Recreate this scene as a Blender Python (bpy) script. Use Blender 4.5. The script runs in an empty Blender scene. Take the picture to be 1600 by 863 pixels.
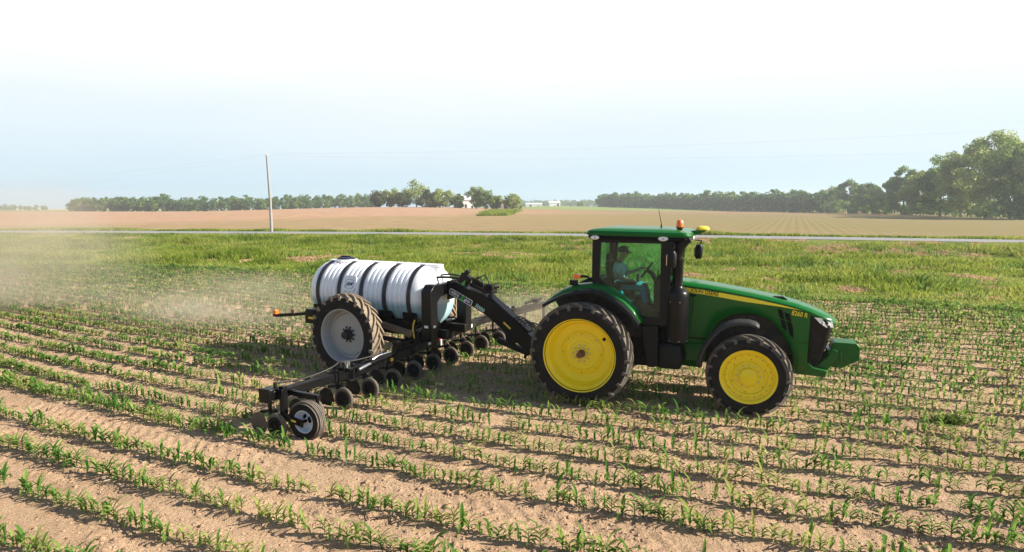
import bpy, math, random
import numpy as np
from mathutils import Vector, Matrix
rad = math.radians
random.seed(7)
rng = np.random.default_rng(11)
SC = bpy.context.scene
COL = SC.collection

# ------------------------------------------------------------------ camera, sky, sun, exposure
CAM_H, PITCH, FPX = 3.84, rad(6.46), 962.0
cam = bpy.data.cameras.new('camera')
cam.sensor_fit = 'HORIZONTAL'; cam.sensor_width = 36.0
cam.lens = 36.0 * FPX / 1600.0
cam.clip_start = 0.1; cam.clip_end = 20000
camo = bpy.data.objects.new('camera', cam); COL.objects.link(camo)
camo.location = (0, 0, CAM_H); camo.rotation_euler = (rad(90) - PITCH, 0, 0)
SC.camera = camo

SUN_EL = rad(31)
SUN_H = Vector((math.cos(rad(9)), -math.sin(rad(9)), 0))          # horizontal direction towards the sun
SUN_V = Vector((SUN_H.x * math.cos(SUN_EL), SUN_H.y * math.cos(SUN_EL), math.sin(SUN_EL)))
VEIL = 0.49
world = bpy.data.worlds.new('World'); SC.world = world; world.use_nodes = True
wn = world.node_tree; wn.nodes.clear()
w_out = wn.nodes.new('ShaderNodeOutputWorld')
sky = wn.nodes.new('ShaderNodeTexSky'); sky.sky_type = 'NISHITA'; sky.sun_disc = False
sky.sun_elevation = SUN_EL; sky.sun_rotation = math.atan2(SUN_H.x, SUN_H.y)
sky.air_density = 1.0; sky.dust_density = 0.6; sky.ozone_density = 1.4
bg_sky = wn.nodes.new('ShaderNodeBackground'); bg_sky.inputs[1].default_value = 0.07
wn.links.new(sky.outputs[0], bg_sky.inputs[0])
# white fade added to the sky ahead only, to keep fill light down
bg_veil = wn.nodes.new('ShaderNodeBackground'); bg_veil.inputs[1].default_value = VEIL
tc = wn.nodes.new('ShaderNodeTexCoord')
sep = wn.nodes.new('ShaderNodeSeparateXYZ'); wn.links.new(tc.outputs['Generated'], sep.inputs[0])
cn = wn.nodes.new('ShaderNodeTexNoise'); cn.inputs['Scale'].default_value = 1.7; cn.inputs['Detail'].default_value = 5
cmap = wn.nodes.new('ShaderNodeMapping'); cmap.inputs['Scale'].default_value = (1, 1, 6)
wn.links.new(tc.outputs['Generated'], cmap.inputs[0]); wn.links.new(cmap.outputs[0], cn.inputs['Vector'])
ma = wn.nodes.new('ShaderNodeMath'); ma.operation = 'MULTIPLY_ADD'
ma.inputs[1].default_value = 0.10; wn.links.new(cn.outputs[0], ma.inputs[0])
sub = wn.nodes.new('ShaderNodeMath'); sub.operation = 'SUBTRACT'; sub.inputs[1].default_value = 0.05
wn.links.new(sep.outputs[2], sub.inputs[0]); wn.links.new(sub.outputs[0], ma.inputs[2])
def wramp(stops, src):
    r = wn.nodes.new('ShaderNodeValToRGB'); e = r.color_ramp.elements
    for k, (p_, c_) in enumerate(stops):
        q = e[0] if k == 0 else e[len(e) - 1] if k == len(stops) - 1 else e.new(p_)
        q.position = p_; q.color = (*c_, 1) if hasattr(c_, '__len__') else (c_, c_, c_, 1)
    wn.links.new(src, r.inputs[0]); return r.outputs[0]
vcol = wramp([(0.0, (0.42, 0.67, 0.88)), (0.04, (0.56, 0.76, 0.90)), (0.09, (0.70, 0.83, 0.91)), (0.15, (0.81, 0.895, 0.94)), (0.20, (0.93, 0.965, 0.985)), (0.245, (1, 1, 1))], ma.outputs[0])
wn.links.new(vcol, bg_veil.inputs[0])
elev = wramp([(0.0, 0.9), (0.2, 1.0), (0.36, 1.0), (0.5, 0.35), (0.7, 0.05)], sep.outputs[2])
azi = wn.nodes.new('ShaderNodeMapRange'); azi.interpolation_type = 'SMOOTHSTEP'; azi.inputs[1].default_value = 0.1; azi.inputs[2].default_value = 0.6
wn.links.new(sep.outputs[1], azi.inputs[0])
vf = wn.nodes.new('ShaderNodeMath'); vf.operation = 'MULTIPLY'; wn.links.new(elev, vf.inputs[0]); wn.links.new(azi.outputs[0], vf.inputs[1])
wmix = wn.nodes.new('ShaderNodeMixShader')
wn.links.new(vf.outputs[0], wmix.inputs[0])
wn.links.new(bg_sky.outputs[0], wmix.inputs[1]); wn.links.new(bg_veil.outputs[0], wmix.inputs[2])
wn.links.new(wmix.outputs[0], w_out.inputs[0])

sun = bpy.data.lights.new('sun', 'SUN'); sun.energy = 5.0; sun.angle = rad(0.55); sun.color = (1.0, 0.93, 0.8)
suno = bpy.data.objects.new('sun', sun); COL.objects.link(suno)
suno.rotation_euler = SUN_V.to_track_quat('Z', 'Y').to_euler(); suno.location = (60, -20, 60)

SC.view_settings.view_transform = 'Standard'; SC.view_settings.look = 'None'
SC.view_settings.exposure = 1.15; SC.view_settings.gamma = 1.0
SC.view_settings.use_curve_mapping = False
cy = SC.cycles
cy.use_denoising = True
cy.max_bounces = 8; cy.transparent_max_bounces = 12; cy.volume_bounces = 1
cy.diffuse_bounces = 3; cy.glossy_bounces = 3; cy.transmission_bounces = 4
cy.caustics_reflective = False; cy.caustics_refractive = False
cy.volume_step_rate = 2.0; cy.volume_max_steps = 96

# ------------------------------------------------------------------ helpers
def smooth(a, b, x):
    t = np.clip((np.asarray(x, float) - a) / (b - a), 0, 1); return t * t * (3 - 2 * t)

def vnoise(x, y, seed=0):
    x = np.asarray(x, float); y = np.asarray(y, float)
    xi = np.floor(x).astype(np.int64); yi = np.floor(y).astype(np.int64)
    fx = x - xi; fy = y - yi; fx = fx * fx * (3 - 2 * fx); fy = fy * fy * (3 - 2 * fy)
    def h(a, b):
        n = (a * 374761393 + b * 668265263 + seed * 974711) & 0x7fffffff
        n = ((n ^ (n >> 13)) * 1274126177) & 0x7fffffff
        return ((n ^ (n >> 16)) & 0xffff) / 65535.0
    return (h(xi, yi) * (1 - fx) + h(xi + 1, yi) * fx) * (1 - fy) + (h(xi, yi + 1) * (1 - fx) + h(xi + 1, yi + 1) * fx) * fy

def fbm(x, y, scale, octaves=4, seed=0, gain=0.5):
    s = 0; a = 1; tot = 0; f = 1.0 / scale
    for o in range(octaves):
        s = s + a * vnoise(np.asarray(x) * f + 17.3 * o, np.asarray(y) * f - 9.1 * o, seed + o); tot += a; a *= gain; f *= 2.03
    return s / tot

class MB:
    """collects shapes and links them as ONE mesh object"""
    def __init__(self): self.v = []; self.f = []; self.m = []; self.n = 0; self.xf = None
    def add(self, verts, faces, mat=0):
        if self.xf is not None: verts = [self.xf @ Vector(p) for p in verts]
        self.v.extend([tuple(p) for p in verts])
        for fc in faces: self.f.append(tuple(i + self.n for i in fc)); self.m.append(mat)
        self.n += len(verts)
    def box(self, c, s, mat=0, rot=None, taper=1.0):
        x, y, z = s[0] / 2, s[1] / 2, s[2] / 2
        vs = [Vector((a * x * (taper if cc > 0 else 1), b * y * (taper if cc > 0 else 1), cc * z)) for cc in (-1, 1) for a, b in ((-1, -1), (1, -1), (1, 1), (-1, 1))]
        if rot is not None: vs = [rot @ p for p in vs]
        self.add([p + Vector(c) for p in vs], [(3, 2, 1, 0), (4, 5, 6, 7), (0, 1, 5, 4), (1, 2, 6, 5), (2, 3, 7, 6), (3, 0, 4, 7)], mat)
    def bar(self, p0, p1, w, h, mat=0, up=(0, 0, 1)):
        p0 = Vector(p0); p1 = Vector(p1); d = (p1 - p0); L = d.length; d.normalize()
        u = Vector(up); sx = d.cross(u)
        if sx.length < 1e-4: sx = d.cross(Vector((0, 1, 0)))
        sx.normalize(); u = sx.cross(d).normalized()
        vs = [p + sx * (a * w / 2) + u * (b * h / 2) for p in (p0, p1) for a, b in ((-1, -1), (1, -1), (1, 1), (-1, 1))]
        self.add(vs, [(3, 2, 1, 0), (4, 5, 6, 7), (0, 1, 5, 4), (1, 2, 6, 5), (2, 3, 7, 6), (3, 0, 4, 7)], mat)
    def prism(self, poly, y0, y1, mat=0, plane='xz'):
        n = len(poly)
        def P(a, b, y): return (a, y, b) if plane == 'xz' else ((a, b, y) if plane == 'xy' else (y, a, b))
        vs = [P(a, b, y0) for a, b in poly] + [P(a, b, y1) for a, b in poly]
        fs = [tuple(range(n)), tuple(range(2 * n - 1, n - 1, -1))]
        fs += [(i, n + i, n + (i + 1) % n, (i + 1) % n) for i in range(n)]
        self.add(vs, fs, mat)
    def cyl(self, p0, p1, r0, r1=None, seg=16, mat=0, cap=True):
        r1 = r0 if r1 is None else r1
        self.tube([p0, p1], [r0, r1], seg, mat, cap)
    def tube(self, pts, r, seg=8, mat=0, cap=True):
        pts = [Vector(p) for p in pts]; n = len(pts)
        rs = list(r) if hasattr(r, '__len__') else [r] * n
        vs = []; prev = None
        for i, p in enumerate(pts):
            d = (pts[min(i + 1, n - 1)] - pts[max(i - 1, 0)])
            if d.length < 1e-9: d = Vector((0, 0, 1))
            d.normalize()
            if prev is None:
                a = d.cross(Vector((0, 0, 1)))
                if a.length < 1e-3: a = d.cross(Vector((1, 0, 0)))
            else:
                a = prev - d * prev.dot(d)
            a.normalize(); prev = a; b = d.cross(a)
            for k in range(seg):
                t = 2 * math.pi * k / seg
                vs.append(p + (a * math.cos(t) + b * math.sin(t)) * rs[i])
        fs = []
        for i in range(n - 1):
            for k in range(seg):
                k2 = (k + 1) % seg
                fs.append((i * seg + k, i * seg + k2, (i + 1) * seg + k2, (i + 1) * seg + k))
        if cap:
            fs.append(tuple(range(seg - 1, -1, -1))); fs.append(tuple((n - 1) * seg + k for k in range(seg)))
        self.add(vs, fs, mat)
    def lathe(self, prof, seg=48, axis='y', c=(0, 0, 0), mat=0, mats=None):
        """prof: list of (position along axis, radius)"""
        vs = []; n = len(prof); c = Vector(c)
        for a, r in prof:
            for k in range(seg):
                t = 2 * math.pi * k / seg; u, w = r * math.cos(t), r * math.sin(t)
                vs.append(c + (Vector((u, a, w)) if axis == 'y' else Vector((a, u, w)) if axis == 'x' else Vector((u, w, a))))
        for i in range(n - 1):
            fs = [(i * seg + k, i * seg + (k + 1) % seg, (i + 1) * seg + (k + 1) % seg, (i + 1) * seg + k) for k in range(seg)]
            if i == 0: self.add(vs, [], 0); base = self.n - len(vs)
            for f in fs:
                self.f.append(tuple(j + base for j in f)); self.m.append(mats[i] if mats else mat)
    def ball(self, c, r, seg=12, rings=8, mat=0):
        r = r if hasattr(r, '__len__') else (r, r, r)
        vs = [(c[0], c[1], c[2] - r[2])]
        for i in range(1, rings):
            ph = -math.pi / 2 + math.pi * i / rings
            for k in range(seg):
                t = 2 * math.pi * k / seg
                vs.append((c[0] + r[0] * math.cos(ph) * math.cos(t), c[1] + r[1] * math.cos(ph) * math.sin(t), c[2] + r[2] * math.sin(ph)))
        vs.append((c[0], c[1], c[2] + r[2])); top = len(vs) - 1
        fs = [(0, 1 + (k + 1) % seg, 1 + k) for k in range(seg)]
        for i in range(rings - 2):
            for k in range(seg):
                a = 1 + i * seg; b = a + seg
                fs.append((a + k, a + (k + 1) % seg, b + (k + 1) % seg, b + k))
        a = 1 + (rings - 2) * seg
        fs += [(a + k, a + (k + 1) % seg, top) for k in range(seg)]
        self.add(vs, fs, mat)
    def loft(self, rings, mat=0, closed=False, caps=False):
        n = len(rings[0]); vs = [p for r in rings for p in r]; fs = []
        for i in range(len(rings) - 1):
            for k in range(n if closed else n - 1):
                k2 = (k + 1) % n
                fs.append((i * n + k, i * n + k2, (i + 1) * n + k2, (i + 1) * n + k))
        if caps:
            fs.append(tuple(range(n - 1, -1, -1))); fs.append(tuple((len(rings) - 1) * n + k for k in range(n)))
        self.add(vs, fs, mat)
    def build(self, name, mats, parent=None, ang=35, bevel=0.0, seg=2):
        me = bpy.data.meshes.new(name); me.from_pydata(self.v, [], self.f); me.update()
        return finish(name, me, mats, parent, ang, bevel, seg, self.m)

def finish(name, me, mats, parent=None, ang=35, bevel=0.0, seg=2, mi=None):
    for m in (mats if isinstance(mats, (list, tuple)) else [mats]): me.materials.append(m)
    if mi is not None and len(me.polygons) == len(mi): me.polygons.foreach_set('material_index', mi)
    if ang:
        me.polygons.foreach_set('use_smooth', [True] * len(me.polygons)); me.set_sharp_from_angle(angle=rad(ang))
    o = bpy.data.objects.new(name, me); COL.objects.link(o)
    if parent is not None: o.parent = parent
    if bevel:
        b = o.modifiers.new('bevel', 'BEVEL'); b.width = bevel; b.segments = seg; b.limit_method = 'ANGLE'; b.angle_limit = rad(35)
        b.harden_normals = False
    return o

def npmesh(name, V, F, mats, parent=None, mi=None, smoothf=False):
    """fast mesh from arrays: V (n,3), F (m,k) all faces of the same size"""
    me = bpy.data.meshes.new(name); V = np.ascontiguousarray(V, dtype=np.float32); F = np.ascontiguousarray(F, dtype=np.int32)
    m, k = F.shape
    me.vertices.add(len(V)); me.vertices.foreach_set('co', V.ravel())
    me.loops.add(m * k); me.loops.foreach_set('vertex_index', F.ravel())
    me.polygons.add(m); me.polygons.foreach_set('loop_start', np.arange(0, m * k, k, dtype=np.int32))
    me.polygons.foreach_set('loop_total', np.full(m, k, dtype=np.int32))
    if mi is not None: me.polygons.foreach_set('material_index', np.asarray(mi, dtype=np.int32))
    if smoothf: me.polygons.foreach_set('use_smooth', np.ones(m, dtype=bool))
    me.update(calc_edges=True); me.validate()
    for mm in (mats if isinstance(mats, (list, tuple)) else [mats]): me.materials.append(mm)
    if parent == 'mesh': return me
    o = bpy.data.objects.new(name, me); COL.objects.link(o)
    if parent is not None: o.parent = parent
    return o

def empty(name, parent=None, loc=(0, 0, 0), rz=0.0):
    o = bpy.data.objects.new(name, None); COL.objects.link(o); o.location = loc; o.rotation_euler = (0, 0, rz)
    o.empty_display_size = 0.2
    if parent is not None: o.parent = parent
    return o

def tag(o, label=None, cat=None, group=None, kind=None):
    if label: o['label'] = label
    if cat: o['category'] = cat
    if group: o['group'] = group
    if kind: o['kind'] = kind
    return o

def copy_tree(o, parent=None):
    c = o.copy(); COL.objects.link(c)
    if parent is not None: c.parent = parent
    for ch in list(o.children): copy_tree(ch, c)
    return c

def text_mesh(name, body, size, mat, parent, M, extrude=0.002, sx=1.0, bold=0.0, shear=0.0, align='CENTER'):
    cu = bpy.data.curves.new(name, 'FONT'); cu.body = body; cu.size = size; cu.extrude = extrude; cu.offset = bold
    cu.align_x = align; cu.align_y = 'CENTER'; cu.shear = shear; cu.resolution_u = 3
    t = bpy.data.objects.new(name, cu); COL.objects.link(t)
    dg = bpy.context.evaluated_depsgraph_get(); dg.update()
    me = bpy.data.meshes.new_from_object(t.evaluated_get(dg)); me.name = name
    bpy.data.objects.remove(t); bpy.data.curves.remove(cu)
    me.transform(Matrix.Scale(sx, 4, (1, 0, 0))); me.transform(M)
    me.materials.clear(); me.materials.append(mat)
    o = bpy.data.objects.new(name, me); COL.objects.link(o); o.parent = parent
    return o

def frame_near(x, y, z, slope=0.0, tilt=0.0):
    """lettering on a face that looks along -Y of its thing; slope turns it in the face, tilt leans it back"""
    return Matrix.Translation((x, y, z)) @ Matrix.Rotation(-slope, 4, 'Y') @ Matrix.Rotation(rad(90) - tilt, 4, 'X')

# ------------------------------------------------------------------ materials
def nmat(name):
    m = bpy.data.materials.new(name); m.use_nodes = True; nt = m.node_tree; nt.nodes.clear()
    out = nt.nodes.new('ShaderNodeOutputMaterial'); return m, nt, out

def paint(name, col, rough=0.4, metal=0.0, dirt=0.25, dirtcol=(0.25, 0.18, 0.11), scale=6.0, bump=0.0, coat=0.0, spec=0.5, low=0.0, thr=0.55):
    """paint, rubber, plastic or metal with uneven dust; low > 0 gathers the dust below that height of the thing"""
    m, nt, out = nmat(name); N = nt.nodes; Lk = nt.links
    b = N.new('ShaderNodeBsdfPrincipled'); Lk.new(b.outputs[0], out.inputs[0])
    b.inputs['Metallic'].default_value = metal; b.inputs['Coat Weight'].default_value = coat; b.inputs['Coat Roughness'].default_value = 0.12
    b.inputs['Specular IOR Level'].default_value = spec
    t = N.new('ShaderNodeTexCoord')
    n1 = N.new('ShaderNodeTexNoise'); n1.inputs['Scale'].default_value = scale; n1.inputs['Detail'].default_value = 6; n1.inputs['Roughness'].default_value = 0.65
    Lk.new(t.outputs['Object'], n1.inputs['Vector'])
    r = N.new('ShaderNodeMapRange'); r.inputs[1].default_value = thr - 0.15; r.inputs[2].default_value = thr + 0.25; r.inputs[4].default_value = dirt
    Lk.new(n1.outputs[0], r.inputs[0]); fac = r.outputs[0]
    if low > 0:
        s = N.new('ShaderNodeSeparateXYZ'); Lk.new(t.outputs['Object'], s.inputs[0])
        r2 = N.new('ShaderNodeMapRange'); r2.inputs[1].default_value = low; r2.inputs[2].default_value = low * 0.3; r2.inputs[3].default_value = 0; r2.inputs[4].default_value = 0.5
        Lk.new(s.outputs[2], r2.inputs[0])
        mm = N.new('ShaderNodeMath'); mm.operation = 'MULTIPLY_ADD'; Lk.new(n1.outputs[0], mm.inputs[0]); Lk.new(r2.outputs[0], mm.inputs[1]); Lk.new(fac, mm.inputs[2])
        fac = mm.outputs[0]
    mx = N.new('ShaderNodeMix'); mx.data_type = 'RGBA'; mx.inputs[6].default_value = (*col, 1); mx.inputs[7].default_value = (*dirtcol, 1)
    Lk.new(fac, mx.inputs[0]); Lk.new(mx.outputs[2], b.inputs['Base Color'])
    rr = N.new('ShaderNodeMapRange'); rr.inputs[3].default_value = rough; rr.inputs[4].default_value = min(1, rough + 0.35); Lk.new(fac, rr.inputs[0]); Lk.new(rr.outputs[0], b.inputs['Roughness'])
    if bump:
        n2 = N.new('ShaderNodeTexNoise'); n2.inputs['Scale'].default_value = scale * 9; n2.inputs['Detail'].default_value = 3
        Lk.new(t.outputs['Object'], n2.inputs['Vector'])
        bp = N.new('ShaderNodeBump'); bp.inputs['Strength'].default_value = bump; bp.inputs['Distance'].default_value = 0.01
        Lk.new(n2.outputs[0], bp.inputs['Height']); Lk.new(bp.outputs[0], b.inputs['Normal'])
    return m

def leaf(name, cols, trans=0.35, scale=0.6, fine=9.0, rough=0.55, gloss=0.06):
    """leaves and blades: colour varies from clump to clump and from leaf to leaf, part of the light passes through"""
    m, nt, out = nmat(name); N = nt.nodes; Lk = nt.links
    g = N.new('ShaderNodeNewGeometry')
    a = N.new('ShaderNodeTexNoise'); a.inputs['Scale'].default_value = scale; a.inputs['Detail'].default_value = 3; Lk.new(g.outputs['Position'], a.inputs['Vector'])
    b = N.new('ShaderNodeMath'); b.operation = 'MULTIPLY_ADD'; b.inputs[1].default_value = 0.45
    Lk.new(g.outputs['Random Per Island'], b.inputs[0])
    s = N.new('ShaderNodeMath'); s.operation = 'SUBTRACT'; s.inputs[1].default_value = 0.22; Lk.new(a.outputs[0], s.inputs[0]); Lk.new(s.outputs[0], b.inputs[2])
    r = N.new('ShaderNodeValToRGB'); Lk.new(b.outputs[0], r.inputs[0])
    n = len(cols)
    for i, c in enumerate(cols):
        pos = 0.25 + 0.5 * i / (n - 1)
        e = r.color_ramp.elements[0] if i == 0 else r.color_ramp.elements[len(r.color_ramp.elements) - 1] if i == n - 1 else r.color_ramp.elements.new(pos)
        e.position = pos; e.color = (*c, 1)
    d = N.new('ShaderNodeBsdfDiffuse'); tl = N.new('ShaderNodeBsdfTranslucent');
    Lk.new(r.outputs[0], d.inputs[0])
    hs = N.new('ShaderNodeHueSaturation'); hs.inputs['Hue'].default_value = 0.485; hs.inputs['Value'].default_value = 1.25; Lk.new(r.outputs[0], hs.inputs['Color']); Lk.new(hs.outputs[0], tl.inputs[0])
    m1 = N.new('ShaderNodeMixShader'); m1.inputs[0].default_value = trans; Lk.new(d.outputs[0], m1.inputs[1]); Lk.new(tl.outputs[0], m1.inputs[2])
    Lk.new(m1.outputs[0], out.inputs[0]); return m

def soil_mat(name, cols, scales=(0.35, 3.0, 28.0), bump=0.6, dist=0.03, rough=0.95):
    m, nt, out = nmat(name); N = nt.nodes; Lk = nt.links
    b = N.new('ShaderNodeBsdfPrincipled'); Lk.new(b.outputs[0], out.inputs[0]); b.inputs['Roughness'].default_value = rough; b.inputs['Specular IOR Level'].default_value = 0.15
    g = N.new('ShaderNodeNewGeometry'); prev = None
    for i, sc in enumerate(scales):
        n = N.new('ShaderNodeTexNoise'); n.inputs['Scale'].default_value = sc; n.inputs['Detail'].default_value = 5; n.inputs['Roughness'].default_value = 0.6
        Lk.new(g.outputs['Position'], n.inputs['Vector'])
        if prev is None: prev = n.outputs[0]
        else:
            x = N.new('ShaderNodeMath'); x.operation = 'MULTIPLY_ADD'; x.inputs[1].default_value = 0.5
            Lk.new(n.outputs[0], x.inputs[0])
            y = N.new('ShaderNodeMath'); y.operation = 'MULTIPLY'; y.inputs[1].default_value = 0.5; Lk.new(prev, y.inputs[0]); Lk.new(y.outputs[0], x.inputs[2]); prev = x.outputs[0]
    r = N.new('ShaderNodeValToRGB'); Lk.new(prev, r.inputs[0]); k = len(cols)
    for i, c in enumerate(cols):
        pos = 0.32 + 0.36 * i / (k - 1)
        e = r.color_ramp.elements[0] if i == 0 else r.color_ramp.elements[len(r.color_ramp.elements) - 1] if i == k - 1 else r.color_ramp.elements.new(pos)
        e.position = pos; e.color = (*c, 1)
    Lk.new(r.outputs[0], b.inputs['Base Color'])
    if bump:
        n1 = N.new('ShaderNodeTexNoise'); n1.inputs['Scale'].default_value = 22; n1.inputs['Detail'].default_value = 8; n1.inputs['Roughness'].default_value = 0.7
        Lk.new(g.outputs['Position'], n1.inputs['Vector'])
        bp = N.new('ShaderNodeBump'); bp.inputs['Strength'].default_value = bump; bp.inputs['Distance'].default_value = dist
        Lk.new(n1.outputs[0], bp.inputs['Height']); Lk.new(bp.outputs[0], b.inputs['Normal'])
    return m

def glass_mat(name, tint, refl=0.12):
    m, nt, out = nmat(name); N = nt.nodes; Lk = nt.links
    t = N.new('ShaderNodeBsdfTransparent'); t.inputs[0].default_value = (*tint, 1)
    g = N.new('ShaderNodeBsdfGlossy'); g.inputs['Roughness'].default_value = 0.02; g.inputs[0].default_value = (0.9, 0.97, 1, 1)
    f = N.new('ShaderNodeFresnel'); f.inputs[0].default_value = 1.5
    a = N.new('ShaderNodeMath'); a.operation = 'MULTIPLY'; a.inputs[1].default_value = 0.55; Lk.new(f.outputs[0], a.inputs[0])
    x = N.new('ShaderNodeMixShader'); Lk.new(a.outputs[0], x.inputs[0]); Lk.new(t.outputs[0], x.inputs[1]); Lk.new(g.outputs[0], x.inputs[2]); Lk.new(x.outputs[0], out.inputs[0])
    return m

MT = dict(
    green=paint('tractor green paint', (0.002, 0.105, 0.012), 0.28, dirt=0.08, dirtcol=(0.13, 0.12, 0.06), scale=3, coat=0.15, spec=0.2, low=1.25),
    yellow=paint('wheel yellow paint', (0.94, 0.70, 0.008), 0.38, dirt=0.14, dirtcol=(0.55, 0.36, 0.05), scale=4),
    stripe=paint('stripe yellow', (0.92, 0.74, 0.03), 0.3, dirt=0.05),
    rubber=paint('tyre sidewall rubber', (0.008, 0.008, 0.009), 0.8, dirt=0.5, dirtcol=(0.05, 0.042, 0.032), scale=5, spec=0.2, thr=0.5),
    tread=paint('dusty tread rubber', (0.085, 0.076, 0.067), 0.9, dirt=0.7, dirtcol=(0.20, 0.165, 0.125), scale=9, bump=0.3, spec=0.2, thr=0.45),
    sandtread=paint('sandy tread rubber', (0.19, 0.15, 0.11), 0.95, dirt=0.7, dirtcol=(0.33, 0.26, 0.185), scale=9, bump=0.3, spec=0.1, thr=0.45),
    black=paint('black painted steel', (0.004, 0.004, 0.005), 0.36, dirt=0.07, dirtcol=(0.08, 0.065, 0.05), scale=4, coat=0.1, spec=0.16),
    dusty=paint('dusty black steel', (0.007, 0.0065, 0.0065), 0.5, dirt=0.3, dirtcol=(0.10, 0.08, 0.058), scale=5, thr=0.52, spec=0.16),
    plastic=paint('black plastic', (0.005, 0.005, 0.006), 0.42, dirt=0.07, dirtcol=(0.07, 0.055, 0.04), scale=5, spec=0.2),
    matt=paint('matt black', (0.010, 0.010, 0.011), 0.8, dirt=0.2, scale=5),
    grey=paint('grey wheel paint', (0.34, 0.34, 0.335), 0.45, dirt=0.35, dirtcol=(0.27, 0.25, 0.21), scale=3),
    bluegrey=paint('pale wheel paint', (0.55, 0.62, 0.72), 0.4, dirt=0.3, dirtcol=(0.4, 0.36, 0.3), scale=6),
    white=paint('white paint', (0.8, 0.8, 0.8), 0.4, dirt=0.05),
    fender=paint('sunlit grey black plastic', (0.022, 0.022, 0.023), 0.5, dirt=0.5, dirtcol=(0.10, 0.09, 0.075), scale=4, spec=0.4),  # black plastic raised to grey to stand in for sunlight, plus dust
    chrome=paint('bright steel rod', (0.65, 0.65, 0.66), 0.25, metal=0.9, dirt=0.3, dirtcol=(0.4, 0.34, 0.27), scale=8),
    rust=paint('rusty steel', (0.16, 0.065, 0.035), 0.7, dirt=0.5, dirtcol=(0.06, 0.03, 0.02), scale=20),
    rustarm=paint('dusty brown steel', (0.13, 0.085, 0.055), 0.6, dirt=0.6, dirtcol=(0.23, 0.16, 0.10), scale=5),
    lamp=paint('clear lamp lens', (0.78, 0.8, 0.8), 0.12, dirt=0.05, coat=1.0),
    amber=paint('amber lens', (0.85, 0.16, 0.015), 0.25, dirt=0.08, coat=0.7),
    orange=paint('orange reflector', (0.85, 0.2, 0.03), 0.4, dirt=0.05),
    reflect=paint('yellow reflector', (0.8, 0.55, 0.05), 0.35, dirt=0.1),
    red=paint('red sticker', (0.6, 0.03, 0.03), 0.4, dirt=0.05),
    gps=paint('pale yellow dome', (0.78, 0.62, 0.06), 0.35, dirt=0.1),
    navy=paint('navy print', (0.012, 0.014, 0.045), 0.5, dirt=0.0),
    ink=paint('black print', (0.006, 0.006, 0.006), 0.8, dirt=0.0, spec=0.08),
    lime=paint('green print', (0.05, 0.36, 0.06), 0.5, dirt=0.0),
    mint=paint('pale green print', (0.45, 0.72, 0.66), 0.5, dirt=0.0),
    strap=paint('strap black', (0.016, 0.013, 0.016), 0.5, dirt=0.2, dirtcol=(0.10, 0.08, 0.07), scale=6),
    hose=paint('rubber hose', (0.014, 0.014, 0.014), 0.5, dirt=0.25, dirtcol=(0.14, 0.115, 0.09), scale=10),
    seat=paint('dark seat fabric', (0.02, 0.025, 0.02), 0.85, dirt=0.1),
    skin=paint('skin', (0.42, 0.22, 0.14), 0.55, dirt=0.0),
    shirt=paint('grey blue shirt cloth', (0.42, 0.47, 0.52), 0.9, dirt=0.1, dirtcol=(0.2, 0.22, 0.25)),
    jeans=paint('blue denim', (0.09, 0.28, 0.40), 0.9, dirt=0.3, dirtcol=(0.12, 0.28, 0.36), scale=12),
    cap=paint('dark cap cloth', (0.03, 0.04, 0.055), 0.85, dirt=0.1),
    boot=paint('brown boot leather', (0.07, 0.045, 0.03), 0.7, dirt=0.2),
    glass=glass_mat('tinted cab glass', (0.70, 0.92, 0.87), 0.0),
    mirrorg=paint('mirror glass', (0.7, 0.72, 0.74), 0.05, metal=1.0, dirt=0.05),
    pole=paint('weathered grey wood', (0.27, 0.265, 0.255), 0.85, dirt=0.5, dirtcol=(0.18, 0.175, 0.17), scale=3),
    wire=paint('wire', (0.45, 0.48, 0.52), 0.6, dirt=0.0),
    barn=paint('white barn siding', (0.8, 0.8, 0.8), 0.6, dirt=0.1, dirtcol=(0.6, 0.6, 0.6)),
    barnroof=paint('pale metal roof', (0.72, 0.70, 0.70), 0.4, dirt=0.2, dirtcol=(0.5, 0.42, 0.38), scale=1),
    dark=paint('dark opening', (0.03, 0.03, 0.035), 0.8, dirt=0.0),
    bark=paint('tree bark', (0.10, 0.075, 0.055), 0.95, dirt=0.5, dirtcol=(0.17, 0.14, 0.11), scale=3),
    palebark=paint('pale tree bark', (0.24, 0.21, 0.17), 0.95, dirt=0.5, dirtcol=(0.13, 0.11, 0.09), scale=3),
)
MT['corn'] = leaf('young corn leaf', [(0.055, 0.155, 0.028), (0.10, 0.225, 0.04), (0.17, 0.29, 0.06), (0.34, 0.37, 0.11)], 0.48, scale=0.5, gloss=0.07, rough=0.4)
MT['grassblade'] = leaf('verge grass blade', [(0.07, 0.125, 0.014), (0.15, 0.225, 0.026), (0.26, 0.32, 0.05), (0.37, 0.36, 0.11)], 0.44, scale=0.22, gloss=0.03)
MT['straw'] = leaf('dry grass blade', [(0.34, 0.24, 0.12), (0.50, 0.32, 0.19), (0.60, 0.40, 0.26)], 0.3, scale=0.3, gloss=0.02)
MT['tree_a'] = leaf('broad tree leaf', [(0.08, 0.145, 0.03), (0.14, 0.225, 0.048), (0.22, 0.31, 0.075)], 0.45, scale=0.22, gloss=0.03)
MT['tree_b'] = leaf('pale tree leaf', [(0.16, 0.22, 0.055), (0.26, 0.33, 0.09), (0.35, 0.40, 0.15)], 0.47, scale=0.22, gloss=0.03)
MT['tree_c'] = leaf('brownish tree leaf', [(0.06, 0.075, 0.03), (0.095, 0.115, 0.042), (0.135, 0.155, 0.06)], 0.35, scale=0.22, gloss=0.02)
MT['tree_d'] = leaf('wood edge leaf', [(0.06, 0.13, 0.035), (0.10, 0.185, 0.052), (0.15, 0.24, 0.07)], 0.44, scale=0.05, gloss=0.02)
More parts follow.
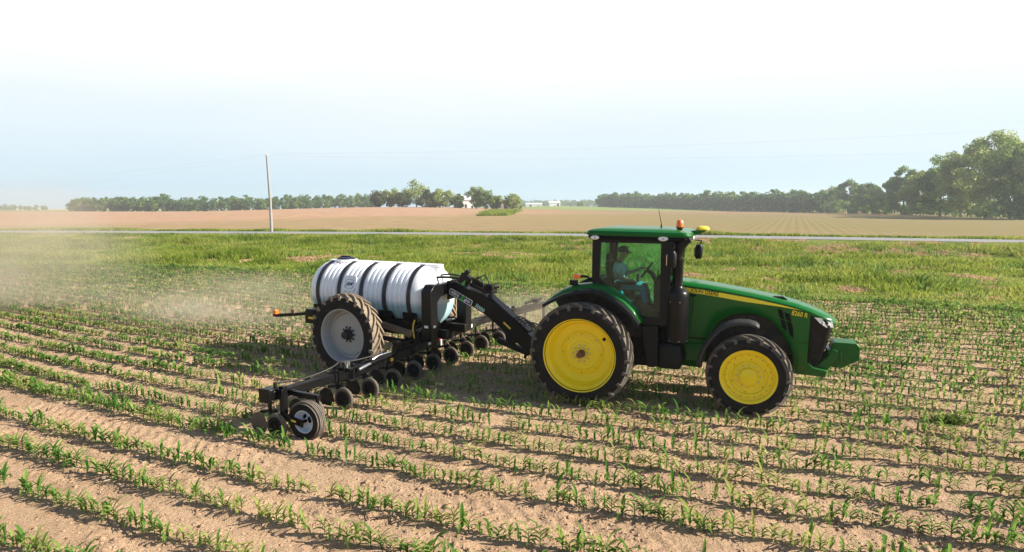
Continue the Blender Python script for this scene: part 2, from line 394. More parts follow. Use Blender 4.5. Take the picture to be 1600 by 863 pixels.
MT['residue'] = leaf('crop residue', [(0.12, 0.075, 0.05), (0.30, 0.22, 0.14), (0.46, 0.37, 0.26)], 0.1, scale=0.8, gloss=0.02)

# ------------------------------------------------------------------ the lie of the land
TH = rad(21.3)
D = np.array([math.cos(TH), -math.sin(TH)]); NN = np.array([math.sin(TH), math.cos(TH)]); R0 = np.array([1.28, 11.58])

def shape(s):
    sc = np.clip(s, -16, 16); v = -0.015 * sc + 0.0042 * sc * sc
    return v + (-0.015 + 0.0084 * sc) * (np.asarray(s) - sc)

def row_xy(s, n0):
    n = n0 + shape(s); return R0[0] + s * D[0] + n * NN[0], R0[1] + s * D[1] + n * NN[1]

ROWS = [-8.9, -8.1, -7.3, -6.5, -5.73, -4.99] + [-3.94 + 0.762 * k for k in range(0, 32)]

def sm_interp(x, px, py, w=8.0):
    x = np.asarray(x, float); s = 0
    for k in (-1, -0.5, 0, 0.5, 1): s = s + np.interp(x + k * w, px, py)
    return s / 5

def road_y(x): return sm_interp(x, [-400, -140, -65, -20, 5, 21, 49, 85, 160, 300], [97, 86, 81.5, 77.5, 73, 68.6, 58.8, 44, 14, -42], 12)
def grass_y(x):
    return sm_interp(x, [-300, -80, -34, -23, -11, 0, 13, 19, 60, 150], [75, 49, 40.6, 39.4, 35.6, 30.2, 25.0, 22.5, 6, -30], 4) + 0.9 * (fbm(x, np.zeros_like(np.asarray(x, float)), 5.0, 3, 31) - 0.5)

def terrain(x, y):
    x = np.asarray(x, float); y = np.asarray(y, float)
    d = (y - road_y(x)) * 0.97
    t = 0.45 * smooth(10, 3.8, np.abs(d)) - 0.45 * np.exp(-((d + 15) / 6) ** 2) * smooth(-200, -60, x + y * 0) * 1.0
    t = t + 3.3 * np.exp(-((x + 62) / 92) ** 2) * smooth(105, 320, y) * (1 - smooth(480, 900, y))
    t = t + 3.6 * smooth(400, 700, y) * smooth(-60, 60, x) * (1 - smooth(1500, 2600, y))
    t = t - 34 * smooth(560, 2400, y) * (1 - smooth(-160, 40, x))
    t = t - 40 * smooth(1500, 4000, np.abs(y)) * smooth(-160, 40, x)
    t = t + (fbm(x, y, 40, 2, 5) - 0.5) * 0.3 * smooth(95, 160, y)
    return t

def cam_ray(u, v):
    a = (u - 800) / FPX; b = (431.5 - v) / FPX
    return np.array([a, math.cos(PITCH) + b * math.sin(PITCH), -math.sin(PITCH) + b * math.cos(PITCH)])

def on_land(u, v, far=1500.0):
    """the ground point seen at a pixel of the photograph"""
    d = cam_ray(u, v); k = np.geomspace(4, far, 4000); P = d[None] * k[:, None] + [0, 0, CAM_H]
    below = np.where(P[:, 2] < terrain(P[:, 0], P[:, 1]))[0]
    i = below[0] if len(below) else len(k) - 1
    return P[i, 0], P[i, 1], float(terrain(P[i, 0], P[i, 1]))

def at_depth(u, y):
    d = cam_ray(u, 322.0); x = d[0] / d[1] * y
    return x, y, float(terrain(x, y))

def nonuni(core0, core1, step, far0, far1, growth):
    c = list(np.arange(core0, core1 + 1e-6, step)); up = []; s = step; p = core1
    while p < far1: s *= growth; p += s; up.append(p)
    dn = []; s = step; p = core0
    while p > far0: s *= growth; p -= s; dn.append(p)
    return np.array(dn[::-1] + c + up)

def soil_h(x, y):
    s = (x - R0[0]) * D[0] + (y - R0[1]) * D[1]; n = (x - R0[0]) * NN[0] + (y - R0[1]) * NN[1]
    n0 = n - shape(s)
    rows = np.array(ROWS); i = np.clip(np.searchsorted(rows, n0), 1, len(rows) - 1)
    dl = np.minimum(np.abs(n0 - rows[i - 1]), np.abs(rows[i] - n0))
    sd = np.where(np.abs(n0 - rows[i - 1]) < np.abs(rows[i] - n0), n0 - rows[i - 1], n0 - rows[i])
    h = 0.022 * np.exp(-(sd / 0.10) ** 2) - 0.024 * np.exp(-((sd + 0.15) / 0.07) ** 2)
    h = h * (0.4 + 1.2 * fbm(x, y, 0.8, 2, 3))
    rough = 0.35 + 1.3 * smooth(0.35, 0.7, fbm(x, y, 1.1, 2, 21))
    h = h + rough * (0.052 * (fbm(x, y, 0.30, 3, 7, 0.65) - 0.5) + 0.058 * np.clip(fbm(x, y, 0.12, 2, 9) - 0.5, 0, 1)) + 0.03 * (fbm(x, y, 2.0, 2, 13) - 0.5)
    for tn in (-6.1, -4.45):
        w = n0 - tn; band = smooth(0.26, 0.18, np.abs(w)); ph = (s + np.abs(w) * 0.9) / 0.24
        h = h * (1 - 0.5 * band) + band * (-0.022 + 0.026 * smooth(0.35, 0.65, ph - np.floor(ph)) * smooth(1.0, 0.75, ph - np.floor(ph)) * smooth(0.3, 0.5, fbm(x, y, 1.7, 2, 33)))
    return h

def grid_sheet(name, X, Y, Z, mat, smoothf=True):
    ny, nx = X.shape; V = np.stack([X, Y, Z], -1).reshape(-1, 3)
    i = np.arange(ny - 1)[:, None] * nx + np.arange(nx - 1)[None]
    F = np.stack([i, i + 1, i + nx + 1, i + nx], -1).reshape(-1, 4)
    return npmesh(name, V, F, mat, smoothf=smoothf)

gx = nonuni(-9.5, 9.5, 0.04, -9000, 9000, 1.045); gy = nonuni(4.6, 13.0, 0.034, -2500, 9000, 1.035)
GX, GY = np.meshgrid(gx, gy)
near = smooth(60, 30, np.abs(GX)) * smooth(45, 25, GY) * smooth(-5, 3, GY)
GZ = terrain(GX, GY) + soil_h(GX, GY) * near - 0.4 * smooth(0.5, 4, GY - grass_y(GX)) * smooth(-30, 0, GY)
MT['soil'] = soil_mat('dry crumbly field soil', bump=1.0, dist=0.05, cols=[(0.20, 0.123, 0.072), (0.37, 0.241, 0.148), (0.51, 0.343, 0.217), (0.57, 0.398, 0.26)])
tag(grid_sheet('ground', GX, GY, GZ, MT['soil']), kind='structure')

def strip(name, xs, y0, y1, rows, lift, mat, bank=None):
    t = np.linspace(0, 1, rows)[:, None]; X = np.repeat(xs[None], rows, 0)
    Y = y0(xs)[None] * (1 - t) + y1(xs)[None] * t
    return tag(grid_sheet(name, X, Y, terrain(X, Y) + lift, mat), kind='structure')

xs = np.arange(-260, 131, 1.5)
MT['verge'] = soil_mat('verge ground under grass', [(0.07, 0.10, 0.018), (0.12, 0.16, 0.03), (0.19, 0.21, 0.05), (0.25, 0.22, 0.09)], (0.12, 0.8, 6.0), bump=0.8, dist=0.08)
strip('grass_verge', xs, lambda x: grass_y(x) - 0.2, lambda x: road_y(x) - 3.1, 40, 0.05, MT['verge'])
strip('far_verge', xs, lambda x: road_y(x) + 3.1, lambda x: road_y(x) + 9.5, 8, 0.05, MT['verge'])
MT['road'] = soil_mat('pale worn asphalt', [(0.19, 0.185, 0.18), (0.245, 0.24, 0.235), (0.30, 0.295, 0.285)], (0.15, 1.2, 30.0), bump=0.15, dist=0.01, rough=0.8)
strip('road', xs, lambda x: road_y(x) - 3.15, lambda x: road_y(x) + 3.15, 8, 0.09, MT['road'])

def far_field_mat():
    m, nt, out = nmat('far field soil and seedlings'); N = nt.nodes; Lk = nt.links
    b = N.new('ShaderNodeBsdfPrincipled'); Lk.new(b.outputs[0], out.inputs[0]); b.inputs['Roughness'].default_value = 1; b.inputs['Specular IOR Level'].default_value = 0.05
    g = N.new('ShaderNodeNewGeometry'); s = N.new('ShaderNodeSeparateXYZ'); Lk.new(g.outputs['Position'], s.inputs[0])
    def math_(op, a, c, d=None):
        n = N.new('ShaderNodeMath'); n.operation = op
        for i, v in enumerate((a, c, d)):
            if v is None: continue
            if isinstance(v, (int, float)): n.inputs[i].default_value = v
            else: Lk.new(v, n.inputs[i])
        return n.outputs[0]
    def noise(sc, mapping=None, det=4):
        n = N.new('ShaderNodeTexNoise'); n.inputs['Scale'].default_value = sc; n.inputs['Detail'].default_value = det
        if mapping:
            mp = N.new('ShaderNodeMapping'); mp.inputs['Scale'].default_value = mapping; Lk.new(g.outputs['Position'], mp.inputs[0]); Lk.new(mp.outputs[0], n.inputs['Vector'])
        else: Lk.new(g.outputs['Position'], n.inputs['Vector'])
        return n.outputs[0]
    def mix(f, a, c):
        n = N.new('ShaderNodeMix'); n.data_type = 'RGBA'
        if isinstance(f, float): n.inputs[0].default_value = f
        else: Lk.new(f, n.inputs[0])
        for i, v in ((6, a), (7, c)):
            if isinstance(v, tuple): n.inputs[i].default_value = (*v, 1)
            else: Lk.new(v, n.inputs[i])
        return n.outputs[2]
    def rng_(v, a, c):
        n = N.new('ShaderNodeMapRange'); n.inputs[1].default_value = a; n.inputs[2].default_value = c; Lk.new(v, n.inputs[0]); return n.outputs[0]
    big = noise(0.02); mid = noise(0.25); streak = noise(0.05, (0.25, 2.5, 1))
    pink = mix(rng_(mid, 0.3, 0.7), (0.33, 0.20, 0.125), (0.42, 0.265, 0.17))
    tan = mix(rng_(mid, 0.3, 0.7), (0.25, 0.175, 0.092), (0.33, 0.235, 0.13))
    # the bare hill on the left, tan soil nearer the road
    k = math_('ADD', math_('MULTIPLY', s.outputs[0], -0.9), math_('MULTIPLY', s.outputs[1], 1.0))
    k = math_('ADD', k, math_('MULTIPLY', math_('SUBTRACT', big, 0.5), 60.0))
    base = mix(rng_(k, 195.0, 225.0), tan, pink)
    # seedlings get thicker to the right
    c = math_('SUBTRACT', math_('MULTIPLY', s.outputs[0], math.cos(rad(24.6))), math_('MULTIPLY', s.outputs[1], math.sin(rad(24.6))))
    rows = math_('SINE', math_('MULTIPLY', c, 2 * math.pi / 1.524), 0.0)
    rows = math_('ADD', math_('MULTIPLY', rows, 0.15), 0.44)
    gx_ = rng_(math_('ADD', s.outputs[0], math_('MULTIPLY', math_('SUBTRACT', streak, 0.5), 80.0)), -30.0, 70.0)
    f = math_('MULTIPLY', gx_, math_('MULTIPLY', rows, 1.15)); f = math_('ADD', f, math_('MULTIPLY', math_('SUBTRACT', mid, 0.5), 0.3))
    base = mix(math_('MAXIMUM', f, 0.0), base, (0.135, 0.135, 0.042))
    far = rng_(math_('ADD', s.outputs[1], math_('MULTIPLY', math_('SUBTRACT', big, 0.5), 50)), 215.0, 330.0)
    base = mix(math_('MULTIPLY', math_('MULTIPLY', far, gx_), 0.55), base, (0.25, 0.15, 0.085))
    Lk.new(base, b.inputs['Base Color'])
    bp = N.new('ShaderNodeBump'); bp.inputs['Strength'].default_value = 0.5; bp.inputs['Distance'].default_value = 0.1; Lk.new(noise(3.0), bp.inputs['Height']); Lk.new(bp.outputs[0], b.inputs['Normal'])
    return m
MT['farfield'] = far_field_mat()
xf = np.concatenate([np.arange(-620, -120, 10), np.arange(-120, 190, 4), np.arange(190, 521, 12)])
strip('far_field', xf, lambda x: road_y(x) + 9.3, lambda x: np.full_like(x, 452.0), 90, 0.04, MT['farfield'])
MT['meadow'] = soil_mat('pale green meadow', [(0.13, 0.17, 0.04), (0.19, 0.23, 0.06), (0.26, 0.27, 0.09)], (0.01, 0.08, 0.6), bump=0.3, dist=0.2)
strip('meadow', xf, lambda x: np.full_like(x, 451.0), lambda x: np.full_like(x, 1500.0), 60, 0.05, MT['meadow'])

# ------------------------------------------------------------------ grass on the verge (nobody could count it)
def blades(P, Hh, per, width, spread, lean, seed):
    r = np.random.default_rng(seed); n = len(P); P = np.repeat(P, per, 0); Hh = np.repeat(Hh, per); m = len(P)
    a = r.uniform(0, 2 * np.pi, m); off = r.normal(0, spread, (m, 2)); h = Hh * r.uniform(0.55, 1.15, m); w = width * r.uniform(0.6, 1.4, m)
    la = r.uniform(0, 2 * np.pi, m); ll = h * lean * r.uniform(0.2, 1.3, m)
    B = P.copy(); B[:, :2] += off
    dx = np.stack([np.cos(a), np.sin(a), 0 * a], 1) * w[:, None] / 2
    T = B + np.stack([np.cos(la) * ll, np.sin(la) * ll, h], 1)
    Mi = B * 0.45 + T * 0.55; Mi[:, 2] += h * 0.12
    V = np.stack([B - dx, B + dx, Mi + dx * 0.8, T, Mi - dx * 0.8], 1).reshape(-1, 3)
    F = np.arange(m * 5).reshape(-1, 5)
    return V, F

def scatter_strip(y0, y1, n, x0, x1, seed, pad=0.0):
    r = np.random.default_rng(seed); x = r.uniform(x0, x1, n); t = r.uniform(0, 1, n) ** 1.15
    a = y0(x); b = y1(x); y = a + (b - a) * t
    keep = (np.abs(x) < 0.95 * y + 4); return x[keep], y[keep]

def dryness(x, y):
    v = fbm(x, y, 9.0, 3, 51) * 0.45 + fbm(x, y * 0.7, 1.3, 2, 57) * 0.55
    return v + 0.06 * smooth(-10, 15, x) - 0.03
gx1, gy1 = scatter_strip(lambda x: grass_y(x) - 0.5, lambda x: road_y(x) - 3.2, 125000, -95, 72, 5)
dry = (dryness(gx1, gy1) > 0.635) & (gy1 - grass_y(gx1) > 2.5)
tall = smooth(0.35, 0.75, fbm(gx1, gy1 * 1.6, 6.0, 3, 61)) + 0.6 * np.exp(-((gy1 - road_y(gx1) + 12) / 3) ** 2) * smooth(0.3, 0.6, fbm(gx1, gy1, 16, 2, 63))
edge = smooth(0, 2.5, gy1 - grass_y(gx1))
hh = (0.13 + 0.55 * tall * (0.4 + fbm(gx1, gy1, 2.2, 2, 67))) * (0.4 + 0.6 * edge) * (0.25 + 0.75 * smooth(3, 9, road_y(gx1) - gy1))
PG = np.stack([gx1, gy1, terrain(gx1, gy1) + 0.03], 1)
V, F = blades(PG[~dry], hh[~dry] * 0.85, 5, 0.042, 0.12, 0.7, 71)
tag(npmesh('verge_grass', V, F, MT['grassblade']), kind='stuff', label='rough green grass on the bank between crop and road', cat='grass')
V, F = blades(PG[dry], 0.12 + 0.1 * hh[dry], 5, 0.06, 0.2, 1.3, 72)
tag(npmesh('dry_grass', V, F, MT['straw']), kind='stuff', label='dry straw coloured patches of mown grass on the bank', cat='grass')
gx3, gy3 = scatter_strip(lambda x: grass_y(x) + 0.5, lambda x: road_y(x) - 6, 9000, -80, 66, 15)
wk = (fbm(gx3, gy3 * 1.5, 4.0, 3, 91) > 0.64); gx3 = gx3[wk]; gy3 = gy3[wk]
V, F = blades(np.stack([gx3, gy3, terrain(gx3, gy3) + 0.03], 1), 0.28 + 0.4 * fbm(gx3, gy3, 1.5, 2, 93), 9, 0.06, 0.16, 0.8, 76)
tag(npmesh('verge_weeds', V, F, MT['tree_a']), kind='stuff', label='darker clumps of weeds standing in the verge grass', cat='weeds')
gx2, gy2 = scatter_strip(lambda x: road_y(x) + 3.3, lambda x: road_y(x) + 9.6, 30000, -130, 100, 6)
V, F = blades(np.stack([gx2, gy2, terrain(gx2, gy2) + 0.03], 1), 0.18 + 0.35 * fbm(gx2, gy2, 8, 3, 66) ** 2 * 2, 4, 0.09, 0.2, 0.5, 73)
tag(npmesh('roadside_grass', V, F, MT['grassblade']), kind='stuff', label='thin strip of grass along the far side of the road', cat='grass')

# ------------------------------------------------------------------ young corn
def corn_proto(seed, lod=0):
    r = random.Random(seed); V = []; F = []; hgt = r.uniform(0.21, 0.32); nl = r.choice((5, 6, 6, 7)) if lod == 0 else 6
    segs = 4 if lod == 0 else 2; az0 = r.uniform(0, 6.28)
    def leafblade(z0, az, L, w, e0, bend):
        p = Vector((0, 0, z0)); e = e0; pts = []
        for i in range(segs + 1):
            t = i / segs; ww = w * (0.55 + 1.1 * t) * (1 - t) ** 0.75 + (0.0015 if i == segs else 0)
            pts.append((p.copy(), ww, e)); e -= bend * (0.4 + 1.2 * t) / segs * 2
            p = p + Vector((math.cos(az) * math.cos(e), math.sin(az) * math.cos(e), math.sin(e))) * (L / segs)
        sd = Vector((-math.sin(az), math.cos(az), 0)); b = len(V)
        for q, ww, e in pts:
            up = Vector((-math.cos(az) * math.sin(e), -math.sin(az) * math.sin(e), math.cos(e))) * ww * 0.45
            V.extend([q - sd * ww + up, q, q + sd * ww + up])
        for i in range(segs):
            a = b + i * 3; F.extend([(a, a + 1, a + 4, a + 3), (a + 1, a + 2, a + 5, a + 4)])
    tw = 0.35
    for i in range(nl):
        t = i / (nl - 1); az = az0 + (i % 2) * math.pi + r.uniform(-tw, tw)
        if lod: leafblade(hgt * (0.12 + 0.45 * t), az, hgt * r.uniform(0.7, 1.05), 0.047, rad(r.uniform(38, 58) + 26 * t), rad(r.uniform(40, 95)))
        else: leafblade(hgt * (0.12 + 0.42 * t), az, hgt * r.uniform(0.62, 1.02), r.uniform(0.025, 0.037), rad(r.uniform(42, 62) + 24 * t), rad(r.uniform(40, 115) * (1.1 - 0.6 * t)))
    b = len(V); k = 4; sw = 0.007 if lod == 0 else 0.012
    for z, rr in ((-0.03, sw), (hgt * 0.6, sw * 0.6)):
        for j in range(k): V.append(Vector((rr * math.cos(6.283 * j / k), rr * math.sin(6.283 * j / k), z)))
    for j in range(k): F.append((b + j, b + (j + 1) % k, b + k + (j + 1) % k, b + k + j))
    return np.array([tuple(v) for v in V]), np.array(F)

plants = []
r = np.random.default_rng(3)
def add_row(n0, s0, s1, gap=0.105):
    s = s0
    while s < s1:
        s += gap * r.uniform(0.7, 1.35)
        if r.random() < 0.025: s += r.uniform(0.1, 0.35)
        n = n0 + r.normal(0, 0.022); x, y = row_xy(s, n)
        plants.append((float(x), float(y), r.uniform(0, 6.283), r.uniform(0.62, 1.03)))
for n0 in ROWS: add_row(n0, -75, 48)
add_row(-3.70, -12.5, -5.2)
PL = np.array(plants)
inview = (PL[:, 1] > 3.6) & (np.abs(PL[:, 0]) < 0.92 * PL[:, 1] + 5.5) & (PL[:, 1] < grass_y(PL[:, 0]) + 0.1)
PL = PL[inview]
vis = fbm(PL[:, 0], PL[:, 1], 2.5, 2, 77)
PL[:, 3] *= (0.78 + 0.36 * vis) * (1 + 0.06 * smooth(14, 22, PL[:, 1]))
# no plant stands where a wheel stands
def loc_tr(x, y, o, th):
    dx = x - o[0]; dy = y - o[1]; return dx * math.cos(th) - dy * math.sin(th), dx * math.sin(th) + dy * math.cos(th)
TR_O = R0 + 1.42 * NN
TI = rad(26.5); DI = np.array([math.cos(TI), -math.sin(TI)]); NI = np.array([math.sin(TI), math.cos(TI)])
IM_O = R0 - 1.1 * D + 1.42 * NN - 4.26 * DI
lx, ly = loc_tr(PL[:, 0], PL[:, 1], TR_O, TH); ix, iy = loc_tr(PL[:, 0], PL[:, 1], IM_O, TI)
bad = ((np.abs(np.abs(ly) - 1.25) < 0.23) & (np.abs(lx) < 0.55)) | ((np.abs(np.abs(ly) - 0.74) < 0.19) & (np.abs(lx - 3.05) < 0.45)) | ((np.abs(np.abs(iy) - 1.6) < 0.3) & (np.abs(ix) < 0.5)) | ((np.abs(iy + 4.94) < 0.17) & (np.abs(ix - 2.2) < 0.35))
PL = PL[~bad]
PZ = terrain(PL[:, 0], PL[:, 1]) + soil_h(PL[:, 0], PL[:, 1]) * smooth(60, 30, np.abs(PL[:, 0])) * smooth(45, 25, PL[:, 1])
dist = np.hypot(PL[:, 0], PL[:, 1]); showing = (np.abs(PL[:, 0]) < 0.82 * PL[:, 1]) & (PL[:, 1] > 6.15)
order = np.argsort(np.where(showing, dist, 1e6)); nearest = order[:300]; rest = order[300:]
protos = [corn_proto(100 + i) for i in range(14)]; farprotos = [corn_proto(300 + i, 1) for i in range(8)]
pm = [npmesh('corn_seedling', v, f, MT['corn'], 'mesh') for v, f in protos]
for q, i in enumerate(nearest):
    o = bpy.data.objects.new('corn_seedling', pm[q % len(pm)]); COL.objects.link(o)
    o.location = (PL[i, 0], PL[i, 1], PZ[i]); o.rotation_euler = (0, 0, PL[i, 2]); o.scale = (PL[i, 3],) * 3
    tag(o, 'young green corn plant growing in the near rows of bare soil at the front', 'corn plant', 'corn seedlings in the near rows')
Vs = []; Fs = []; base = 0
for far in (0, 1):
    sel = rest[(dist[rest] > 15.5) == bool(far)]; pr = farprotos if far else protos
    for k, (v, f) in enumerate(pr):
        idx = sel[k::len(pr)]
        if not len(idx): continue
        c = np.cos(PL[idx, 2]) * PL[idx, 3]; s = np.sin(PL[idx, 2]) * PL[idx, 3]
        W = np.stack([c[:, None] * v[None, :, 0] - s[:, None] * v[None, :, 1] + PL[idx, 0][:, None], s[:, None] * v[None, :, 0] + c[:, None] * v[None, :, 1] + PL[idx, 1][:, None], v[None, :, 2] * PL[idx, 3][:, None] + PZ[idx][:, None]], -1)
        Vs.append(W.reshape(-1, 3)); Fs.append((f[None] + (np.arange(len(idx)) * len(v))[:, None, None]).reshape(-1, 4) + base); base += W.shape[0] * W.shape[1]
tag(npmesh('corn_rows', np.concatenate(Vs), np.concatenate(Fs), MT['corn']), kind='stuff', label='long rows of young corn across the field', cat='corn')

# clods and residue on the soil
rc = np.random.default_rng(8); n = 60000
cy_ = 5 + 16 * rc.uniform(0, 1, n) ** 1.6; cx_ = rc.uniform(-1, 1, n) * (0.9 * cy_ + 1)
okc = fbm(cx_, cy_, 1.1, 2, 21) + rc.normal(0, 0.14, n) > 0.52; cx_ = cx_[okc]; cy_ = cy_[okc]; n = len(cx_)
cz = soil_h(cx_, cy_); sz = rc.gamma(1.8, 0.006, n) + 0.005
octv = np.array([(1, 0, 0), (0, 1, 0), (-1, 0, 0), (0, -1, 0), (0, 0, 0.8), (0.6, 0.6, 0.45), (-0.6, 0.6, 0.45), (-0.6, -0.6, 0.45), (0.6, -0.6, 0.45)], float)
octf = np.array([(0, 5, 4), (5, 1, 4), (1, 6, 4), (6, 2, 4), (2, 7, 4), (7, 3, 4), (3, 8, 4), (8, 0, 4), (0, 1, 5), (1, 2, 6), (2, 3, 7), (3, 0, 8)])
VV = octv[None] * sz[:, None, None] * rc.uniform(0.6, 1.4, (n, 9, 3)) + np.stack([cx_, cy_, cz - sz * 0.15], 1)[:, None]
FF = octf[None] + (np.arange(n) * 9)[:, None, None]
tag(npmesh('soil_clods', VV.reshape(-1, 3), FF.reshape(-1, 3), MT['soil']), kind='stuff', label='loose clods of dry soil between the rows', cat='soil')
n = 2200; ry = 5 + 14 * rc.uniform(0, 1, n) ** 1.5; rx = rc.uniform(-1, 1, n) * (0.9 * ry + 1)
okr = fbm(rx, ry, 1.6, 2, 41) + rc.normal(0, 0.08, n) > 0.55; rx = rx[okr]; ry = ry[okr]; n = len(rx)
L_ = rc.gamma(2.5, 0.045, n); a_ = rc.uniform(0, 6.28, n); w_ = rc.uniform(0.003, 0.010, n); zz = soil_h(rx, ry) + 0.012
dx = np.stack([np.cos(a_) * L_, np.sin(a_) * L_, rc.normal(0, 0.012, n)], 1); sx_ = np.stack([-np.sin(a_) * w_, np.cos(a_) * w_, 0 * w_], 1); c0 = np.stack([rx, ry, zz], 1)
up_ = np.array([0, 0, 1.0]) * w_[:, None]
VV = np.stack([c0 - sx_, c0 + sx_, c0 + up_, c0 + dx - sx_, c0 + dx + sx_, c0 + dx + up_], 1)
FF = np.array([(0, 1, 4, 3), (1, 2, 5, 4), (2, 0, 3, 5)])[None] + (np.arange(n) * 6)[:, None, None]
tag(npmesh('crop_residue', VV.reshape(-1, 3), FF.reshape(-1, 4), MT['residue']), kind='stuff', label='old stalks and straw lying on the soil', cat='straw')
wx, wy, wz = on_land(1482, 662)
wr = np.random.default_rng(2); Pw = np.stack([wx + wr.normal(0, 0.09, 60), wy + wr.normal(0, 0.06, 60), np.full(60, 0.01)], 1)
V, F = blades(Pw, np.full(60, 0.16), 3, 0.035, 0.03, 1.2, 74)
tag(npmesh('weed_clump', V, F, MT['tree_a']), 'low dark weed clump alone among the corn ahead of the tractor', 'weed')

# ------------------------------------------------------------------ trees
def tree_arrays(seed, H, W, base, clumps, per, size, top=0.75, droop=0.0):
    """crown of leaf-sized faces in uneven clumps, with a trunk and limbs that reach the clumps"""
    r = np.random.default_rng(seed); C = []
    while len(C) < clumps:
        p = r.uniform(-1, 1, 3)
        q = np.linalg.norm(p)
        if q > 1 or q < 0.35: continue
        zc = (p[2] + 1) / 2; lim = 1.0 - 0.55 * max(0, zc - top) / (1 - top + 1e-6) - 0.25 * max(0, 0.3 - zc) / 0.3
        if math.hypot(p[0], p[1]) > lim: continue
        C.append((p[0] * W / 2, p[1] * W / 2, base + zc * (H - base)))
    C = np.array(C); rcw = (0.16 + 0.10 * r.random(clumps)) * W * (22 / max(clumps, 10)) ** 0.33
    n = clumps * per; ci = np.repeat(np.arange(clumps), per)
    d = r.normal(0, 1, (n, 3)); d /= np.linalg.norm(d, axis=1)[:, None]; rr = r.uniform(0.25, 1.05, n) ** 0.6
    P = C[ci] + d * (rcw[ci] * rr)[:, None] * [1, 1, 0.75]
    nn = d * 0.8 + r.normal(0, 0.6, (n, 3)) + [0, 0, 0.35]; nn /= np.linalg.norm(nn, axis=1)[:, None]
    t = np.cross(nn, r.normal(0, 1, (n, 3))); t /= np.linalg.norm(t, axis=1)[:, None] + 1e-9; b = np.cross(nn, t)
    s = size * r.uniform(0.55, 1.35, n)[:, None]
    V = np.stack([P - t * s, P + b * s * 0.6, P + t * s, P - b * s * 0.6], 1).reshape(-1, 3)
    F = np.arange(n * 4).reshape(-1, 4)
    tb = MB(); tr = 0.016 * H + 0.05
    lean = r.normal(0, 0.02, 2) * H
    ztop = base + (H - base) * 0.55
    tp = [(0, 0, -0.3), (lean[0] * 0.3, lean[1] * 0.3, base * 0.6), (lean[0] * 0.6, lean[1] * 0.6, base + (H - base) * 0.25), (lean[0], lean[1], ztop)]
    tb.tube(tp, [tr * 1.25, tr, tr * 0.75, tr * 0.3], 7)
    for k in r.choice(clumps, min(clumps, 9), replace=False):
        c = C[k]; f0 = r.uniform(0.35, 0.9); z0 = min(ztop * f0 + 0.1, c[2] - 0.2 * H * r.uniform(0.2, 1))
        z0 = max(z0, base * 0.5); s0 = Vector((lean[0] * z0 / ztop, lean[1] * z0 / ztop, z0)); m = s0.lerp(Vector(c), 0.55) + Vector((0, 0, 0.04 * H))
        tb.tube([s0, m, Vector(c)], [tr * 0.42, tr * 0.26, tr * 0.08], 5)
    return V, F, tb

def tree(name, label, group, x, y, z, args, mats, rz=0):
    root = empty(name, None, (x, y, z), rz); tag(root, label, 'tree', group)
    V, F, tb = tree_arrays(*args)
    tb.build('trunk', mats[1], root, ang=60); npmesh('crown', V, F, mats[0], root)
    return root

# wood edges: each tree an object of its own, twelve shapes shared
wood_protos = []
for k in range(12):
    H = 11.5 + 3.5 * ((k * 37) % 10) / 10
    V, F, tb = tree_arrays(500 + k, H, 7.6 + (k % 4) * 0.9, 0.2, 24, 30, 0.80, 0.6)
    tv = np.array(tb.v); nb = len(V)
    me = bpy.data.meshes.new('wood_tree')
    me.from_pydata([tuple(p) for p in V] + tb.v, [], [tuple(f) for f in F] + [tuple(i + nb for i in f) for f in tb.f])
    me.materials.append(MT['tree_d'] if k % 3 else MT['tree_a']); me.materials.append(MT['palebark'])
    me.polygons.foreach_set('material_index', [0] * len(F) + [1] * len(tb.f)); wood_protos.append(me)
rw = random.Random(21)
def wood(pts, rows, gap, depth, label, group, sc=(0.85, 1.15), limit=400):
    pts = [Vector((*p, 0)) for p in pts]; c = 0
    for row in range(rows):
        for a, b in zip(pts[:-1], pts[1:]):
            L = (b - a).length; nrm = Vector((-(b - a).y, (b - a).x, 0)).normalized()
            if nrm.y < 0: nrm = -nrm
            m = max(1, int(L / gap))
            for i in range(m):
                p = a.lerp(b, (i + rw.uniform(0.1, 0.9)) / m) + nrm * (row * depth + rw.uniform(-1.8, 1.8))
                o = bpy.data.objects.new('wood_tree', rw.choice(wood_protos)); COL.objects.link(o)
                s = rw.uniform(*sc) * (0.86 if row == 0 else 1.0)
                o.location = (p.x, p.y, float(terrain(p.x, p.y)) - 0.2); o.rotation_euler = (0, 0, rw.uniform(0, 6.28)); o.scale = (s * rw.uniform(0.85, 1.1), s * rw.uniform(0.85, 1.1), s)
                tag(o, label, 'tree', group); c += 1
    return c
n1 = wood([at_depth(108, 470)[:2], at_depth(250, 455)[:2], at_depth(420, 470)[:2], at_depth(600, 520)[:2]], 2, 4.6, 6.0, 'tree in the long hazy wood along the skyline left of the farmstead', 'trees of the left wood', (0.72, 1.0))
n2 = wood([at_depth(934, 640)[:2], at_depth(1050, 540)[:2], at_depth(1180, 440)[:2], at_depth(1295, 365)[:2]], 2, 4.6, 6.0, 'tree in the even dark wood along the skyline right of the tractor cab', 'trees of the right wood', (0.92, 1.18))
n3 = wood([at_depth(-60, 900)[:2], at_depth(78, 900)[:2]], 1, 8.0, 6.0, 'tree in the faint low wood at the left edge of the skyline', 'trees of the faint left wood', (0.7, 0.95))
print('wood trees', n1, n2, n3)
rm = np.random.default_rng(4); Vs = []; Fs = []; b0 = 0
for u in np.arange(795, 950, 1.2):
    Y = 1150 + rm.uniform(0, 60); x, y, z = at_depth(u, Y); V, F, tb = tree_arrays(int(u * 10), rm.uniform(8.5, 13), 8, 0.0, 7, 12, 1.4)
    Vs.append(V + [x, y, z]); Fs.append(F + b0); b0 += len(V)
tag(npmesh('distant_wood', np.concatenate(Vs), np.concatenate(Fs), MT['tree_d']), kind='stuff', label='far bluish wood behind the white barns', cat='wood')

